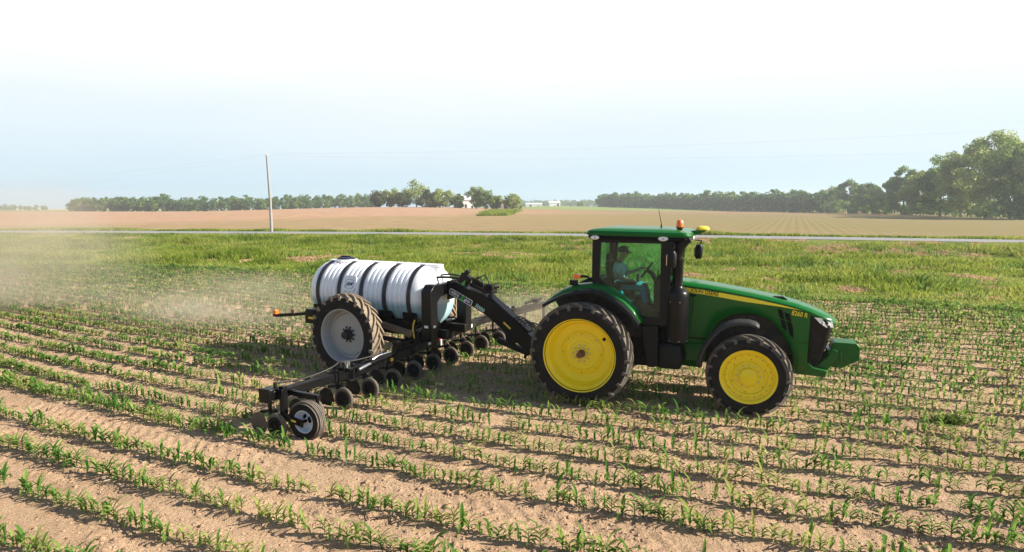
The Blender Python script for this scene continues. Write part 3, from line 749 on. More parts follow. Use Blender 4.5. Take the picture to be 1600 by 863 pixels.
# the farmstead trees on the hill (u, distance, height, width, leaf kind, label)
farm = [
    (594, 318, 9.5, 8.5, 'c', 'dark brownish tree at the left end of the farmstead clump'),
    (612, 322, 11.0, 8.5, 'b', 'pale topped tree second from the left in the farmstead clump'),
    (628, 316, 8.0, 9.0, 'c', 'low dark brownish tree in the left half of the farmstead clump'),
    (651, 320, 14.5, 12.5, 'b', 'tallest tree of the farmstead clump with a broad pale crown'),
    (668, 314, 8.5, 8.0, 'c', 'brownish tree just right of the tallest farmstead tree'),
    (681, 321, 8.0, 7.0, 'a', 'small green tree filling the gap in the middle of the farmstead clump'),
    (692, 316, 9.5, 9.5, 'b', 'round pale green tree in the middle of the farmstead clump'),
    (715, 318, 7.0, 6.5, 'a', 'low dark tree left of the gap with the white house'),
    (745, 318, 11.5, 9.0, 'b', 'tall round tree right of the gap with the white house'),
    (757, 313, 9.5, 8.5, 'a', 'dark green tree leaning on the tall round tree by the white house'),
    (776, 316, 7.5, 6.0, 'b', 'thin loose tree with pale stems before the white house wall'),
    (799, 312, 7.5, 8.5, 'b', 'bushy pale tree at the right end of the farmstead clump'),
]
for i, (u, Y, H, W, kd, lab) in enumerate(farm):
    x, y, z = at_depth(u, Y)
    tree('farm_tree', lab, 'trees around the farmstead', x, y, z - 0.1, (700 + i, H, W * 1.12, 0.3 if kd != 'b' else 0.8, 34, 80, 0.44, 0.6), (MT['tree_' + kd], MT['bark']))
for i, (u, Y, H, W, lab) in enumerate(((907, 640, 6.0, 7.5, 'single small dark tree on the meadow right of the white barns'), (812, 420, 3.2, 2.8, 'small round dark bush between the farmstead trees and the barns'))):
    x, y, z = at_depth(u, Y); tree('meadow_tree' if i == 0 else 'bush', lab, None, x, y, z - 0.1, (740 + i, H, W, 0.1, 14, 40, 0.45, 0.8), (MT['tree_a'], MT['bark']))

# big trees that close the field on the right
big = [
    (1302, 372, 15.5, 13, 'b', 'pale rounded tree where the right wood meets the big trees'),
    (1326, 348, 19.0, 14, 'a', 'dark pointed tree left of the big tree row'),
    (1356, 322, 16.0, 13, 'a', 'low broad tree third from the left in the big tree row'),
    (1384, 300, 17.0, 12, 'b', 'pale narrow tree near the middle of the big tree row'),
    (1412, 276, 20.5, 14, 'a', 'tall tree with a knobbly top before the rise of the big crowns'),
    (1440, 258, 18.0, 13, 'b', 'pale leafy tree under the shoulder of the giant crowns'),
    (1470, 236, 22.0, 16, 'a', 'large dark tree left of the giant tree'),
    (1502, 218, 24.0, 16, 'b', 'large pale tree touching the left side of the giant tree'),
    (1548, 200, 28.2, 19, 'b', 'giant tree with the highest domed crown and forking pale limbs'),
    (1588, 186, 24.0, 17, 'a', 'large dark tree at the right edge of the picture'),
    (1640, 176, 22.0, 17, 'b', 'large tree partly cut off by the right edge of the picture'),
]
for i, (u, Y, H, W, kd, lab) in enumerate(big):
    x, y, z = at_depth(u, Y)
    tree('big_tree', lab, 'big trees at the right field edge', x, y, z - 0.1, (800 + i, H, W, H * 0.12, 52, 210, 0.44, 0.62), (MT['tree_' + kd], MT['palebark']), rz=i * 1.3)
rb = random.Random(5); nb_ = 0
for i in range(30):
    t = i / 29; u = 1296 + 330 * t; Y = 358 - 190 * t ** 0.8 + rb.uniform(-3, 3); x, y, z = at_depth(u, Y)
    H = rb.uniform(3.5, 8.0)
    root = tree('hedge_bush', 'leafy bush under the big trees along the right field edge', 'bushes under the big trees', x, y, z - 0.1, (900 + i, H, H * 1.15, 0.1, 12, 60, 0.36, 0.7), (MT['tree_a' if i % 3 else 'tree_d'], MT['bark']))
# tall grass tongue in front of the farmstead
P = []
rt = np.random.default_rng(9)
for i in range(2600):
    u = rt.triangular(742, 780, 850); v = 338 - 9 * rt.random() ** 1.3 * min(1, (u - 738) / 20)
    P.append((u, v))
gp = [on_land(748, 338), on_land(790, 337.5), on_land(812, 331), on_land(765, 331)]
c0 = np.array(gp)[:, :2]
tt = rt.random((3200, 2)); Q = (c0[0] * (1 - tt[:, :1]) + c0[1] * tt[:, :1]) * (1 - tt[:, 1:]) + (c0[3] * (1 - tt[:, :1]) + c0[2] * tt[:, :1]) * tt[:, 1:]
V, F = blades(np.column_stack([Q, terrain(Q[:, 0], Q[:, 1])]), 0.5 + 1.1 * fbm(Q[:, 0], Q[:, 1], 5, 2, 3), 4, 0.28, 0.5, 0.5, 75)
tag(npmesh('tall_grass', V, F, MT['grassblade']), kind='stuff', label='tongue of tall bright grass below the farmstead trees', cat='grass')

# ------------------------------------------------------------------ buildings far off
def barn(name, label, u, Y, length, width, wall, roof, rot, doors, group=None):
    x, y, z = at_depth(u, Y); root = empty(name, None, (x, y, z), rot); tag(root, label, 'building', group)
    b = MB(); b.prism([(-width / 2, -0.5), (width / 2, -0.5), (width / 2, wall), (0, wall + roof), (-width / 2, wall)], -length / 2, length / 2, plane='yz'); b.build('wall', MT['barn'], root, ang=0)
    b = MB(); ov = 0.35
    for s in (-1, 1):
        p0 = (-length / 2 - ov, 0, wall + roof + 0.12); 
        b.add([(-length / 2 - ov, 0, wall + roof + 0.15), (length / 2 + ov, 0, wall + roof + 0.15), (length / 2 + ov, s * (width / 2 + ov), wall - 0.05), (-length / 2 - ov, s * (width / 2 + ov), wall - 0.05),
               (-length / 2 - ov, 0, wall + roof + 0.03), (length / 2 + ov, 0, wall + roof + 0.03), (length / 2 + ov, s * (width / 2 + ov), wall - 0.17), (-length / 2 - ov, s * (width / 2 + ov), wall - 0.17)],
              [(0, 1, 2, 3), (7, 6, 5, 4), (0, 4, 5, 1), (1, 5, 6, 2), (2, 6, 7, 3), (3, 7, 4, 0)])
    b.build('roof', MT['barnroof'], root, ang=0)
    for (dx, dw, dh) in doors:
        d = MB(); d.box((dx, -width / 2 - 0.03, dh / 2), (dw, 0.08, dh)); d.build('door' if dh > 2 else 'window', MT['dark'], root, ang=0)
    return root
barn('long_barn', 'long low white barn roof left on the far meadow', 834, 700, 18, 9, 2.6, 1.4, 0.05, [(-4, 2.2, 2.2), (5, 1.2, 1.1)])
barn('white_barn', 'taller white barn right of the long low barn', 866, 690, 12, 9, 3.6, 2.0, 0.1, [(3.5, 2.5, 2.6), (0, 1.0, 1.0)])
barn('farm_house', 'white farmhouse half hidden behind the farmstead trees', 730, 348, 13, 8, 4.6, 2.4, 0.15, [(-4, 1.0, 1.3), (-1, 1.0, 2.2), (2.5, 1.0, 1.3)])
barn('farm_shed', 'white shed behind the right end of the farmstead trees', 786, 345, 13, 7, 3.0, 1.6, -0.1, [(2, 2.4, 2.4)])

# ------------------------------------------------------------------ utility pole and lines
px, py, pz = on_land(424.5, 363.5)
pole = empty('utility_pole', None, (px, py, pz)); tag(pole, 'tall grey utility pole standing beside the road on the left', 'pole')
b = MB(); b.tube([(0, 0, -1), (0.0, 0, 4), (-0.22, 0, 10.15)], [0.20, 0.17, 0.11], 12); b.build('shaft', MT['pole'], pole, ang=60)
b = MB(); b.bar((-0.2, -0.3, 9.85), (-0.2, 0.75, 9.9), 0.10, 0.12); b.build('crossarm', MT['pole'], pole, bevel=0.01)
for k, (yy, zz) in enumerate(((-0.2, 9.95), (0.62, 9.97))):
    b = MB(); b.lathe([(0, 0.03), (0.04, 0.05), (0.1, 0.05), (0.16, 0.03), (0.2, 0.0)], 10, 'z', (-0.2, yy, zz)); b.build('insulator', MT['lamp'], pole)
def line(name, label, p0, p1, sag, rad_=0.0045):
    p0 = Vector(p0); p1 = Vector(p1); pts = []
    for i in range(25):
        t = i / 24; q = p0.lerp(p1, t); q.z -= sag * 4 * t * (1 - t); pts.append(q)
    b = MB(); b.tube(pts, rad_, 5); o = b.build(name, MT['wire'], None, ang=60); tag(o, label, 'power line')
P0 = Vector((px - 0.2, py, pz + 10.1))
line('power_line', 'upper thin line running from the pole to the right above the tractor', P0 + Vector((0, -0.2, 0)), (62, 55, 11.6), 0.8)
line('power_line', 'lower thin line running from the pole to the right above the tractor', P0 + Vector((0, 0.62, -0.15)), (66, 62, 10.0), 0.9)
line('power_line', 'upper thin line running from the pole down to the left', P0 + Vector((0, -0.2, 0)), (-230, 215, 8.6), 1.6)
line('power_line', 'lower thin line running from the pole down to the left', P0 + Vector((0, 0.62, -0.1)), (-226, 232, 7.4), 1.8)
# ------------------------------------------------------------------ wheels
def tyre(parent, Rr, w, rim, nlug, mats, lug_h=0.045, lug_w=0.055, plain=False, name='tyre'):
    b = MB(); h = w / 2
    prof = [(-0.74 * h, rim - 0.015), (-0.90 * h, rim + 0.02), (-1.02 * h, rim + (Rr - rim) * 0.35), (-1.05 * h, rim + (Rr - rim) * 0.55), (-1.0 * h, Rr - lug_h - 0.07), (-0.9 * h, Rr - lug_h - 0.025), (-0.5 * h, Rr - lug_h - 0.005), (0, Rr - lug_h)]
    prof = prof + [(-a, r) for a, r in prof[-2::-1]]
    ms = [0, 0, 0, 0, 0, 1, 1, 1, 1, 0, 0, 0, 0, 0]
    b.lathe(prof, 72, 'y', mats=ms)
    if plain:
        for yy in (-0.55, -0.2, 0.2, 0.55):
            b.lathe([(yy * h - 0.012, Rr - lug_h - 0.01), (yy * h - 0.012, Rr), (yy * h + 0.012, Rr), (yy * h + 0.012, Rr - lug_h - 0.01)], 48, 'y', mat=1)
    else:
        pitch = 2 * math.pi / nlug
        for sg in (-1, 1):
            for k in range(nlug):
                a0 = pitch * (k + (0.5 if sg > 0 else 0)); st = []
                for t in (0, 0.33, 0.66, 0.9, 1.0, 1.06):
                    y = sg * (-0.06 + t) * h if t < 1.05 else sg * 1.03 * h
                    ro = Rr - 0.004 - 0.05 * max(0, t - 0.3) ** 2 if t < 1.05 else Rr - lug_h - 0.035
                    ri = Rr - lug_h - 0.02 - (0.05 if t > 0.85 else 0) - (0.02 if t > 1.05 else 0)
                    a = a0 - pitch * 1.15 * min(t, 1.0) ** 0.85
                    hw = lug_w / 2 * (1.0 - 0.12 * t) / Rr
                    st.append([(r * math.cos(q), y, r * math.sin(q)) for r, q in ((ri, a - hw * 1.25), (ro, a - hw), (ro, a + hw), (ri, a + hw * 1.25))])
                vs = [p for s in st for p in s]; fs = [(0, 1, 2, 3), tuple(len(vs) - 4 + i for i in (3, 2, 1, 0))]
                for i in range(len(st) - 1):
                    for j in range(3):
                        f = (i * 4 + j, (i + 1) * 4 + j, (i + 1) * 4 + j + 1, i * 4 + j + 1); fs.append(f)
                b.add(vs, fs, 1)
    return b.build(name, mats, parent, ang=40)

def bolts(parent, n, r, y, size=0.018, lenn=0.03, mat=None, ph=0.0, name='wheel_bolt'):
    """each bolt an object of its own, all sharing one mesh"""
    b = MB(); b.cyl((0, 0, 0), (0, -lenn, 0), size, seg=6); first = None
    for k in range(n):
        t = 2 * math.pi * k / n + ph
        if first is None: first = o = b.build(name, mat, parent, ang=30)
        else: o = first.copy(); COL.objects.link(o)
        o.location = (r * math.cos(t), y, r * math.sin(t))

TRACTOR = empty('tractor', None, (TR_O[0], TR_O[1], 0), -TH)
tag(TRACTOR, 'green farm tractor with yellow wheels pulling the white tank through young corn', 'tractor')

def rear_wheel(side):
    wh = empty('wheel', TRACTOR, (0, side * 1.25, 0.985)); s = side; Rr = 1.02
    # s=-1 faces the camera; the dish is modelled with its open face along -Y and turned for the far side
    piv = wh
    if s > 0: wh.rotation_euler = (0, 0, math.pi)
    tyre(piv, Rr, 0.38, 0.70, 24, [MT['rubber'], MT['tread']], 0.052, 0.066)
    b = MB()
    prof = [(-0.150, 0.716), (-0.165, 0.722), (-0.175, 0.716), (-0.165, 0.700), (-0.125, 0.690), (-0.10, 0.668), (-0.085, 0.668), (-0.075, 0.652), (-0.055, 0.652), (-0.045, 0.640), (0.02, 0.615), (0.075, 0.60), (0.105, 0.575), (0.115, 0.44), (0.100, 0.425), (0.060, 0.345), (0.055, 0.33), (0.072, 0.315), (0.072, 0.25), (0.060, 0.235), (0.052, 0.19), (0.052, 0.0)]
    b.lathe(prof, 72, 'y'); b.lathe([(0.17, 0.70), (0.16, 0.715), (0.15, 0.70), (0.10, 0.64), (0.12, 0.58), (0.13, 0.0)], 48, 'y')
    rim = b.build('rim', MT['yellow'], piv, ang=28)
    bolts(piv, 10, 0.165, 0.054, 0.017, 0.03, MT['chrome']); bolts(piv, 10, 0.115, 0.054, 0.013, 0.02, MT['chrome'], 0.3)
    bolts(piv, 8, 0.385, 0.088, 0.010, 0.012, MT['ink'], name='rim_stud')
    b = MB(); b.cyl((0.43, 0.125, 0.30), (0.43, 0.095, 0.30), 0.032, seg=14); b.build('valve', MT['ink'], piv)
    b = MB(); b.lathe([(0.08, 0.075), (0.0, 0.075), (-0.01, 0.062), (-0.14, 0.058), (-0.15, 0.03), (-0.15, 0.0)], 20, 'y'); b.build('axle_stub', MT['rust'], piv)
def front_wheel(side):
    wh = empty('wheel', TRACTOR, (3.05, side * 0.74, 0.735))
    if side > 0: wh.rotation_euler = (0, 0, math.pi)
    tyre(wh, 0.765, 0.33, 0.485, 19, [MT['rubber'], MT['tread']], 0.045, 0.060)
    b = MB()
    b.lathe([(-0.13, 0.500), (-0.145, 0.507), (-0.152, 0.500), (-0.145, 0.480), (-0.12, 0.455), (-0.085, 0.445), (-0.075, 0.415), (-0.095, 0.405), (-0.098, 0.385), (-0.085, 0.375), (-0.078, 0.345), (-0.045, 0.335), (-0.035, 0.27), (-0.060, 0.26), (-0.066, 0.16), (-0.11, 0.158), (-0.135, 0.150), (-0.145, 0.13), (-0.147, 0.0)], 64, 'y')
    b.lathe([(0.14, 0.495), (0.13, 0.46), (0.0, 0.40), (0.02, 0.0)], 40, 'y')
    b.build('rim', MT['yellow'], wh, ang=28)
    bolts(wh, 12, 0.205, -0.062, 0.015, 0.022, MT['chrome'])
    bolts(wh, 20, 0.395, -0.094, 0.008, 0.008, MT['ink'], name='rim_stud'); bolts(wh, 6, 0.31, -0.038, 0.010, 0.01, MT['ink'], 0.4, 'rim_stud')
for sd in (-1, 1): rear_wheel(sd); front_wheel(sd)

# ------------------------------------------------------------------ tractor body
def part(name, b, mats, ang=35, bevel=0.0, parent=None, seg=2): return b.build(name, mats, parent or TRACTOR, ang, bevel, seg)
b = MB(); b.box((0.55, 0, 1.12), (2.0, 0.62, 0.62)); b.box((2.3, 0, 1.0), (2.4, 0.5, 0.42)); b.box((1.0, 0, 0.72), (1.5, 0.42, 0.25)); b.box((3.3, 0, 0.95), (1.6, 0.42, 0.3))
part('chassis', b, MT['dusty'], bevel=0.03)
b = MB(); b.cyl((0, -1.15, 0.985), (0, 1.15, 0.985), 0.075, seg=16); b.lathe([(-0.62, 0.16), (-0.5, 0.2), (-0.3, 0.26), (0.3, 0.26), (0.5, 0.2), (0.62, 0.16)], 20, 'y', (0, 0, 0.985)); part('rear_axle', b, MT['dusty'])
b = MB(); b.cyl((3.05, -0.7, 0.735), (3.05, 0.7, 0.735), 0.085, seg=14); b.ball((3.05, 0, 0.735), (0.22, 0.2, 0.2)); b.cyl((3.05, -0.68, 0.735), (3.05, -0.58, 0.735), 0.17, seg=18); b.cyl((3.05, 0.68, 0.735), (3.05, 0.58, 0.735), 0.17, seg=18); part('front_axle', b, MT['dusty'])

# hood: top line, side with the wheel arch
def topz(s): return float(np.interp(s, [1.45, 1.8, 2.2, 2.53, 3.05, 3.58, 3.85, 4.09, 4.3, 4.42, 4.50], [2.425, 2.39, 2.35, 2.305, 2.225, 2.125, 2.06, 1.98, 1.89, 1.83, 1.775]))
def halfw(s): return float(np.interp(s, [1.45, 3.3, 3.8, 4.1, 4.3, 4.42, 4.50], [0.445, 0.44, 0.43, 0.405, 0.365, 0.31, 0.22]))
def botz(s):
    a = np.interp(s, [1.45, 2.20, 2.28, 2.36, 2.5, 2.7, 2.97, 3.2, 3.4, 3.6, 3.74, 3.82, 3.9, 4.05, 4.06, 4.15, 4.5], [0.75, 0.72, 1.18, 1.46, 1.66, 1.79, 1.845, 1.82, 1.73, 1.52, 1.28, 1.02, 0.76, 0.755, 1.86, 1.845, 1.70])
    return float(a)
st = sorted(set(list(np.linspace(1.45, 4.03, 70)) + [2.20, 2.28, 2.36, 3.74, 3.82, 3.9, 4.045, 4.06] + list(np.linspace(4.08, 4.50, 14))))
rings = []
for s in st:
    w = halfw(s); tz = topz(s); bz = min(botz(s), tz - 0.075); sh = tz - 0.07
    half = [(w * 0.985, bz), (w, bz + (sh - 0.03 - bz) * 0.5), (w, sh - 0.03), (w + 0.012, sh - 0.012), (w + 0.008, sh + 0.012), (w * 0.90, tz - 0.018), (w * 0.62, tz - 0.002), (w * 0.25, tz + 0.004), (0, tz + 0.004)]
    rings.append([(s, -y, z) for y, z in half] + [(s, y, z) for y, z in half[-2::-1]])
b = MB(); b.loft(rings); HOOD = part('hood', b, MT['green'], ang=32)
sd = HOOD.modifiers.new('thickness', 'SOLIDIFY'); sd.thickness = 0.02; sd.offset = 1
# front frame below the grille
b = MB(); b.prism([(3.80, 0.76), (4.36, 0.735), (4.385, 0.86), (4.16, 0.90), (4.05, 1.0), (3.82, 1.15)], -0.40, 0.40); part('front_frame', b, MT['green'], bevel=0.015)
# engine block behind the arch
b = MB(); b.box((3.0, 0, 1.45), (1.9, 0.62, 0.72)); b.box((2.6, 0, 1.25), (0.5, 0.74, 0.3)); part('engine_block', b, MT['matt'], bevel=0.03)
# side panel seams and low flank fittings
b = MB()
for s in (-1, 1):
    b.box((2.02, s * 0.447, 1.30), (0.5, 0.012, 0.022)); b.box((2.0, s * 0.445, 1.93), (0.012, 0.008, 0.36)); b.box((2.0, s * 0.449, 2.13), (0.10, 0.01, 0.04))
    b.box((3.98, s * 0.418, 1.35), (0.16, 0.008, 0.008))
part('panel_seam', b, MT['ink'], ang=0)
for sgn in (-1, 1):
    b = MB(); b.box((2.05, sgn * 0.45, 1.02), (0.42, 0.05, 0.34)); b.box((2.05, sgn * 0.462, 1.12), (0.3, 0.06, 0.07)); part('side_cover', b, MT['green'], bevel=0.02)
# stripe
for sgn in (-1, 1):
    b = MB(); n = 40; vs = []
    for i in range(n + 1):
        s = 1.62 + (4.09 - 1.62) * i / n; t = i / n; y = sgn * (halfw(s) + 0.0045); z1 = topz(s) - 0.105 + 0.035 * t * t; wd = 0.088 * (1 - max(0, t - 0.55) / 0.45 * 0.93)
        vs += [(s, y, z1 - wd), (s, y, z1), (s, y - sgn * 0.02, z1 - wd), (s, y - sgn * 0.02, z1)]
    fs = []
    for i in range(n):
        a = i * 4; fs += [(a, a + 1, a + 5, a + 4), (a + 2, a + 6, a + 7, a + 3), (a + 1, a + 3, a + 7, a + 5), (a, a + 4, a + 6, a + 2)]
    b.add(vs, fs); part('hood_stripe', b, MT['stripe'], ang=0)
text_mesh('lettering', 'JOHN DEERE', 0.105, MT['ink'], HOOD, frame_near(2.21, -(halfw(1.9) + 0.0075), topz(2.21) - 0.147, slope=math.atan((topz(1.9) - topz(2.45)) / 0.55) * -1), 0.001, sx=0.86, bold=0.0010)
text_mesh('lettering', '8260 R', 0.125, MT['stripe'], HOOD, Matrix.Translation((3.88, -(halfw(3.88) + 0.007), topz(3.88) - 0.172)) @ Matrix.Rotation(0.075, 4, 'Z') @ Matrix.Rotation(0.17, 4, 'Y') @ Matrix.Rotation(rad(90), 4, 'X'), 0.002, sx=0.76, bold=0.0008)
# vents
for sgn in (-1, 1):
    for dx in (0, 0.125):
        b = MB(); y0 = sgn * 0.425; pol = [(3.50 + dx, 1.965 - dx * 0.5), (3.585 + dx, 1.94 - dx * 0.5), (3.66 + dx, 1.58 if dx else 1.66), (3.67 + dx, 1.42 if dx else 1.55), (3.60 + dx, 1.50 if dx else 1.62)]
        b.prism(pol, y0, y0 + sgn * 0.022); v = part('side_vent', b, MT['ink'], ang=0)
        b = MB(); b.bar((3.52 + dx, y0 + sgn * 0.026, 1.80 - dx * 0.3), (3.66 + dx, y0 + sgn * 0.026, 1.75 - dx * 0.3), 0.01, 0.012); b.build('vent_bar', MT['green'], v, ang=0)
# hood scoop on top
b = MB(); b.prism([(3.42, topz(3.42) + 0.0), (3.60, topz(3.6) + 0.035), (3.68, topz(3.68) + 0.0)], -0.26, -0.10); part('hood_scoop', b, MT['ink'], bevel=0.008)
# grille and headlights
b = MB()
prof = [(4.05, 1.86), (4.30, 1.82), (4.43, 1.74), (4.45, 1.62), (4.28, 0.99), (4.16, 0.90), (4.06, 0.92)]
ring_y = [(-0.365, 0.0), (-0.335, 0.45), (-0.22, 1.0), (0.22, 1.0), (0.335, 0.45), (0.365, 0.0)]
rg = []
for y, f in ring_y: rg.append([(4.05 + (s - 4.05) * (0.80 + 0.2 * f), y, z) for s, z in prof])
b.loft(rg, closed=True, caps=True); GR = part('grille', b, MT['black'], ang=25, bevel=0.012)
b = MB()
for k in range(9):
    z = 1.05 + k * 0.065; s = float(np.interp(z, [0.99, 1.62], [4.285, 4.44])); b.bar((s + 0.004, -0.29, z), (s + 0.004, 0.29, z), 0.012, 0.02)
for sgn in (-1, 1):
    b.prism([(4.12, 1.55), (4.30, 1.52), (4.22, 1.08), (4.12, 1.05)], sgn * 0.352, sgn * 0.369)
b.build('grille_mesh', MT['dusty'], GR, ang=0)
for sgn in (-1, 1):
    b = MB(); b.loft([[(4.12, sgn * 0.404, 1.838), (4.30, sgn * 0.378, 1.81), (4.43, sgn * 0.318, 1.762), (4.455, sgn * 0.30, 1.655), (4.33, sgn * 0.375, 1.655), (4.22, sgn * 0.402, 1.735)], [(4.12, sgn * 0.33, 1.838), (4.30, sgn * 0.28, 1.81), (4.40, sgn * 0.20, 1.762), (4.40, sgn * 0.20, 1.655), (4.33, sgn * 0.28, 1.655), (4.22, sgn * 0.33, 1.735)]], closed=True, caps=True)
    hl = part('headlight', b, MT['lamp'], ang=20)
    b = MB(); b.ball((4.36, sgn * 0.345, 1.705), (0.03, 0.022, 0.026)); b.ball((4.27, sgn * 0.383, 1.735), (0.028, 0.012, 0.022)); b.build('headlight_bulb', MT['chrome'], hl)
# front bracket and weights
b = MB()
for y in (-0.24, 0.24):
    b.prism([(4.25, 0.80), (4.40, 0.84), (4.55, 1.08), (4.55, 1.22), (4.46, 1.25), (4.40, 1.10), (4.25, 0.95)], y - 0.03, y + 0.03)
b.box((4.44, 0, 1.17), (0.07, 0.5, 0.12), 0, Matrix.Rotation(-0.5, 3, 'Y')); part('weight_bracket', b, MT['green'], bevel=0.012)
wp = [(4.46, 1.33), (4.50, 1.365), (4.86, 1.365), (4.92, 1.29), (4.92, 1.06), (4.64, 0.89), (4.48, 0.89), (4.43, 1.01), (4.43, 1.13), (4.46, 1.18)]
for k in range(6):
    y = -0.175 + k * 0.07; b = MB(); b.prism(wp, y - 0.032, y + 0.032); part('front_weight', b, MT['green'], bevel=0.012)
b = MB(); b.prism([(4.40, 1.00), (4.62, 1.00), (4.62, 1.18), (4.40, 1.18)], -0.245, -0.210); b.box((4.605, -0.24, 1.10), (0.03, 0.055, 0.16)); part('weight_plate', b, MT['green'], bevel=0.008)

# front fenders
for sgn in (-1, 1):
    rings = []
    for i, (s, z) in enumerate([(2.155, 0.84), (2.18, 1.02), (2.26, 1.24), (2.38, 1.44), (2.52, 1.60), (2.68, 1.70), (2.86, 1.745), (3.02, 1.745), (3.14, 1.715), (3.20, 1.67)]):
        k = 1 if i < 9 else 0.5; c = Vector((3.05, 0, 0.735)); d = (Vector((s, 0, z)) - c).normalized()
        rr = []
        for y, dz in ((0.57, -0.045), (0.585, 0.0), (0.66, 0.018), (0.78, 0.018), (0.895, 0.0), (0.915, -0.05)): p = Vector((s, 0, z)) + d * dz * k; rr.append((p.x, sgn * y, p.z))
        rings.append(rr)
    b = MB(); b.loft(rings); f = part('front_fender', b, MT['fender'], ang=60); m = f.modifiers.new('thickness', 'SOLIDIFY'); m.thickness = 0.018; m.offset = 0
    b = MB(); b.tube([(2.9, sgn * 0.5, 1.25), (2.8, sgn * 0.6, 1.55), (2.78, sgn * 0.7, 1.72)], 0.025, 8); b.build('fender_stay', MT['matt'], f)

# rear fenders
gp = [(-0.72, 1.98), (-0.60, 2.10), (-0.46, 2.18), (-0.2, 2.285), (0.10, 2.32), (0.38, 2.275), (0.60, 2.175), (0.80, 2.03), (0.98, 1.85), (1.12, 1.64)]
lp = [(-0.80, 1.90), (-0.62, 2.00), (-0.40, 2.11), (-0.14, 2.195), (0.12, 2.235), (0.36, 2.205), (0.56, 2.115), (0.78, 1.97), (0.95, 1.81), (1.10, 1.62)]
for sgn in (-1, 1):
    b = MB(); rings = []
    for (s, z), (s2, z2) in zip(gp, lp): rings.append([(s, sgn * 0.70, z + 0.005), (s, sgn * 0.86, z + 0.02), (s, sgn * 0.98, z + 0.01), ((s + s2) / 2, sgn * 1.06, (z + z2) / 2 + 0.02), (s2, sgn * 1.10, z2 + 0.022)])
    b.loft(rings); f = part('rear_fender', b, MT['green'], ang=50); m = f.modifiers.new('thickness', 'SOLIDIFY'); m.thickness = 0.02; m.offset = 0
    b = MB(); rings = [[(s2, sgn * 1.085, z2 + 0.03), (s2, sgn * 1.25, z2 + 0.012), (s2 * 0.985, sgn * 1.262, z2 - 0.05), (s2 * 0.98, sgn * 1.10, z2 - 0.03)] for s2, z2 in lp]
    b.loft(rings, closed=True, caps=True); b.build('fender_lip', MT['plastic'], f, ang=40)
    b = MB(); b.prism([(s, z - 0.02) for s, z in gp] + [(1.05, 1.3), (-0.3, 1.3)], sgn * 0.70, sgn * 0.73); b.build('fender_wall', MT['matt'], f, ang=0)

# ------------------------------------------------------------------ cab
outer = [(0.12, 3.22), (0.10, 2.36), (0.26, 2.22), (0.62, 2.10), (1.00, 1.72), (1.10, 1.58), (1.56, 1.58), (1.60, 2.3), (1.66, 3.22)]
inner = [(0.27, 3.14), (0.245, 2.47), (0.33, 2.36), (0.72, 2.06), (1.03, 1.79), (1.09, 1.735), (1.425, 1.725), (1.425, 2.3), (1.42, 3.14)]
CAB = None
for sgn in (-1, 1):
    b = MB(); n = len(outer); y0, y1 = sgn * 0.80, sgn * 0.865
    vs = [(s, y, z) for y in (y0, y1) for lp_ in (outer, inner) for s, z in lp_]; fs = []
    for i in range(n):
        j = (i + 1) % n
        fs += [(i, j, n + j, n + i), (2 * n + i, 3 * n + i, 3 * n + j, 2 * n + j), (i, 2 * n + i, 2 * n + j, j), (n + i, n + j, 3 * n + j, 3 * n + i)]
    b.add(vs, fs); c = part('cab_frame', b, MT['plastic'], ang=25, bevel=0.01)
    CAB = CAB or c
    b = MB(); b.prism([(s, z) for s, z in inner], sgn * 0.842, sgn * 0.848); part('door_glass', b, MT['glass'], ang=0)
    b = MB(); b.tube([(1.40, sgn * 0.875, 2.45), (1.385, sgn * 0.90, 2.47), (1.385, sgn * 0.90, 2.62), (1.40, sgn * 0.875, 2.64)], 0.012, 6); part('door_handle', b, MT['black'])
b = MB()
for y in (-0.80, 0.80): b.box((0.14, y * 0.985, 2.80), (0.10, 0.10, 0.85))
b.box((0.13, 0, 2.30), (0.09, 1.6, 0.10)); b.box((0.14, 0, 3.18), (0.10, 1.6, 0.08)); b.box((1.66, 0, 3.18), (0.1, 1.5, 0.1)); b.box((1.62, 0, 2.35), (0.1, 1.3, 0.12)); b.box((1.6, 0, 1.95), (0.12, 1.3, 0.75))
part('cab_crossbar', b, MT['plastic'], bevel=0.015)
b = MB(); b.box((0.13, 0, 2.74), (0.006, 1.5, 0.80)); part('rear_window', b, MT['glass'], ang=0)
b = MB(); b.loft([[(1.63, y, 2.41), (1.68, y, 3.13)] if abs(y) > 0.7 else [(1.63 + 0.10 * math.cos(y * 1.9), y, 2.41), (1.68 + 0.10 * math.cos(y * 1.9), y, 3.13)] for y in (-0.78, -0.5, -0.25, 0, 0.25, 0.5, 0.78)]); w = part('windscreen', b, MT['glass'], ang=0); m = w.modifiers.new('thickness', 'SOLIDIFY'); m.thickness = 0.006
b = MB(); b.box((0.85, 0, 1.66), (1.5, 1.62, 0.12)); b.box((0.55, 0, 1.85), (0.7, 1.45, 0.30)); part('cab_floor', b, MT['matt'], bevel=0.02)
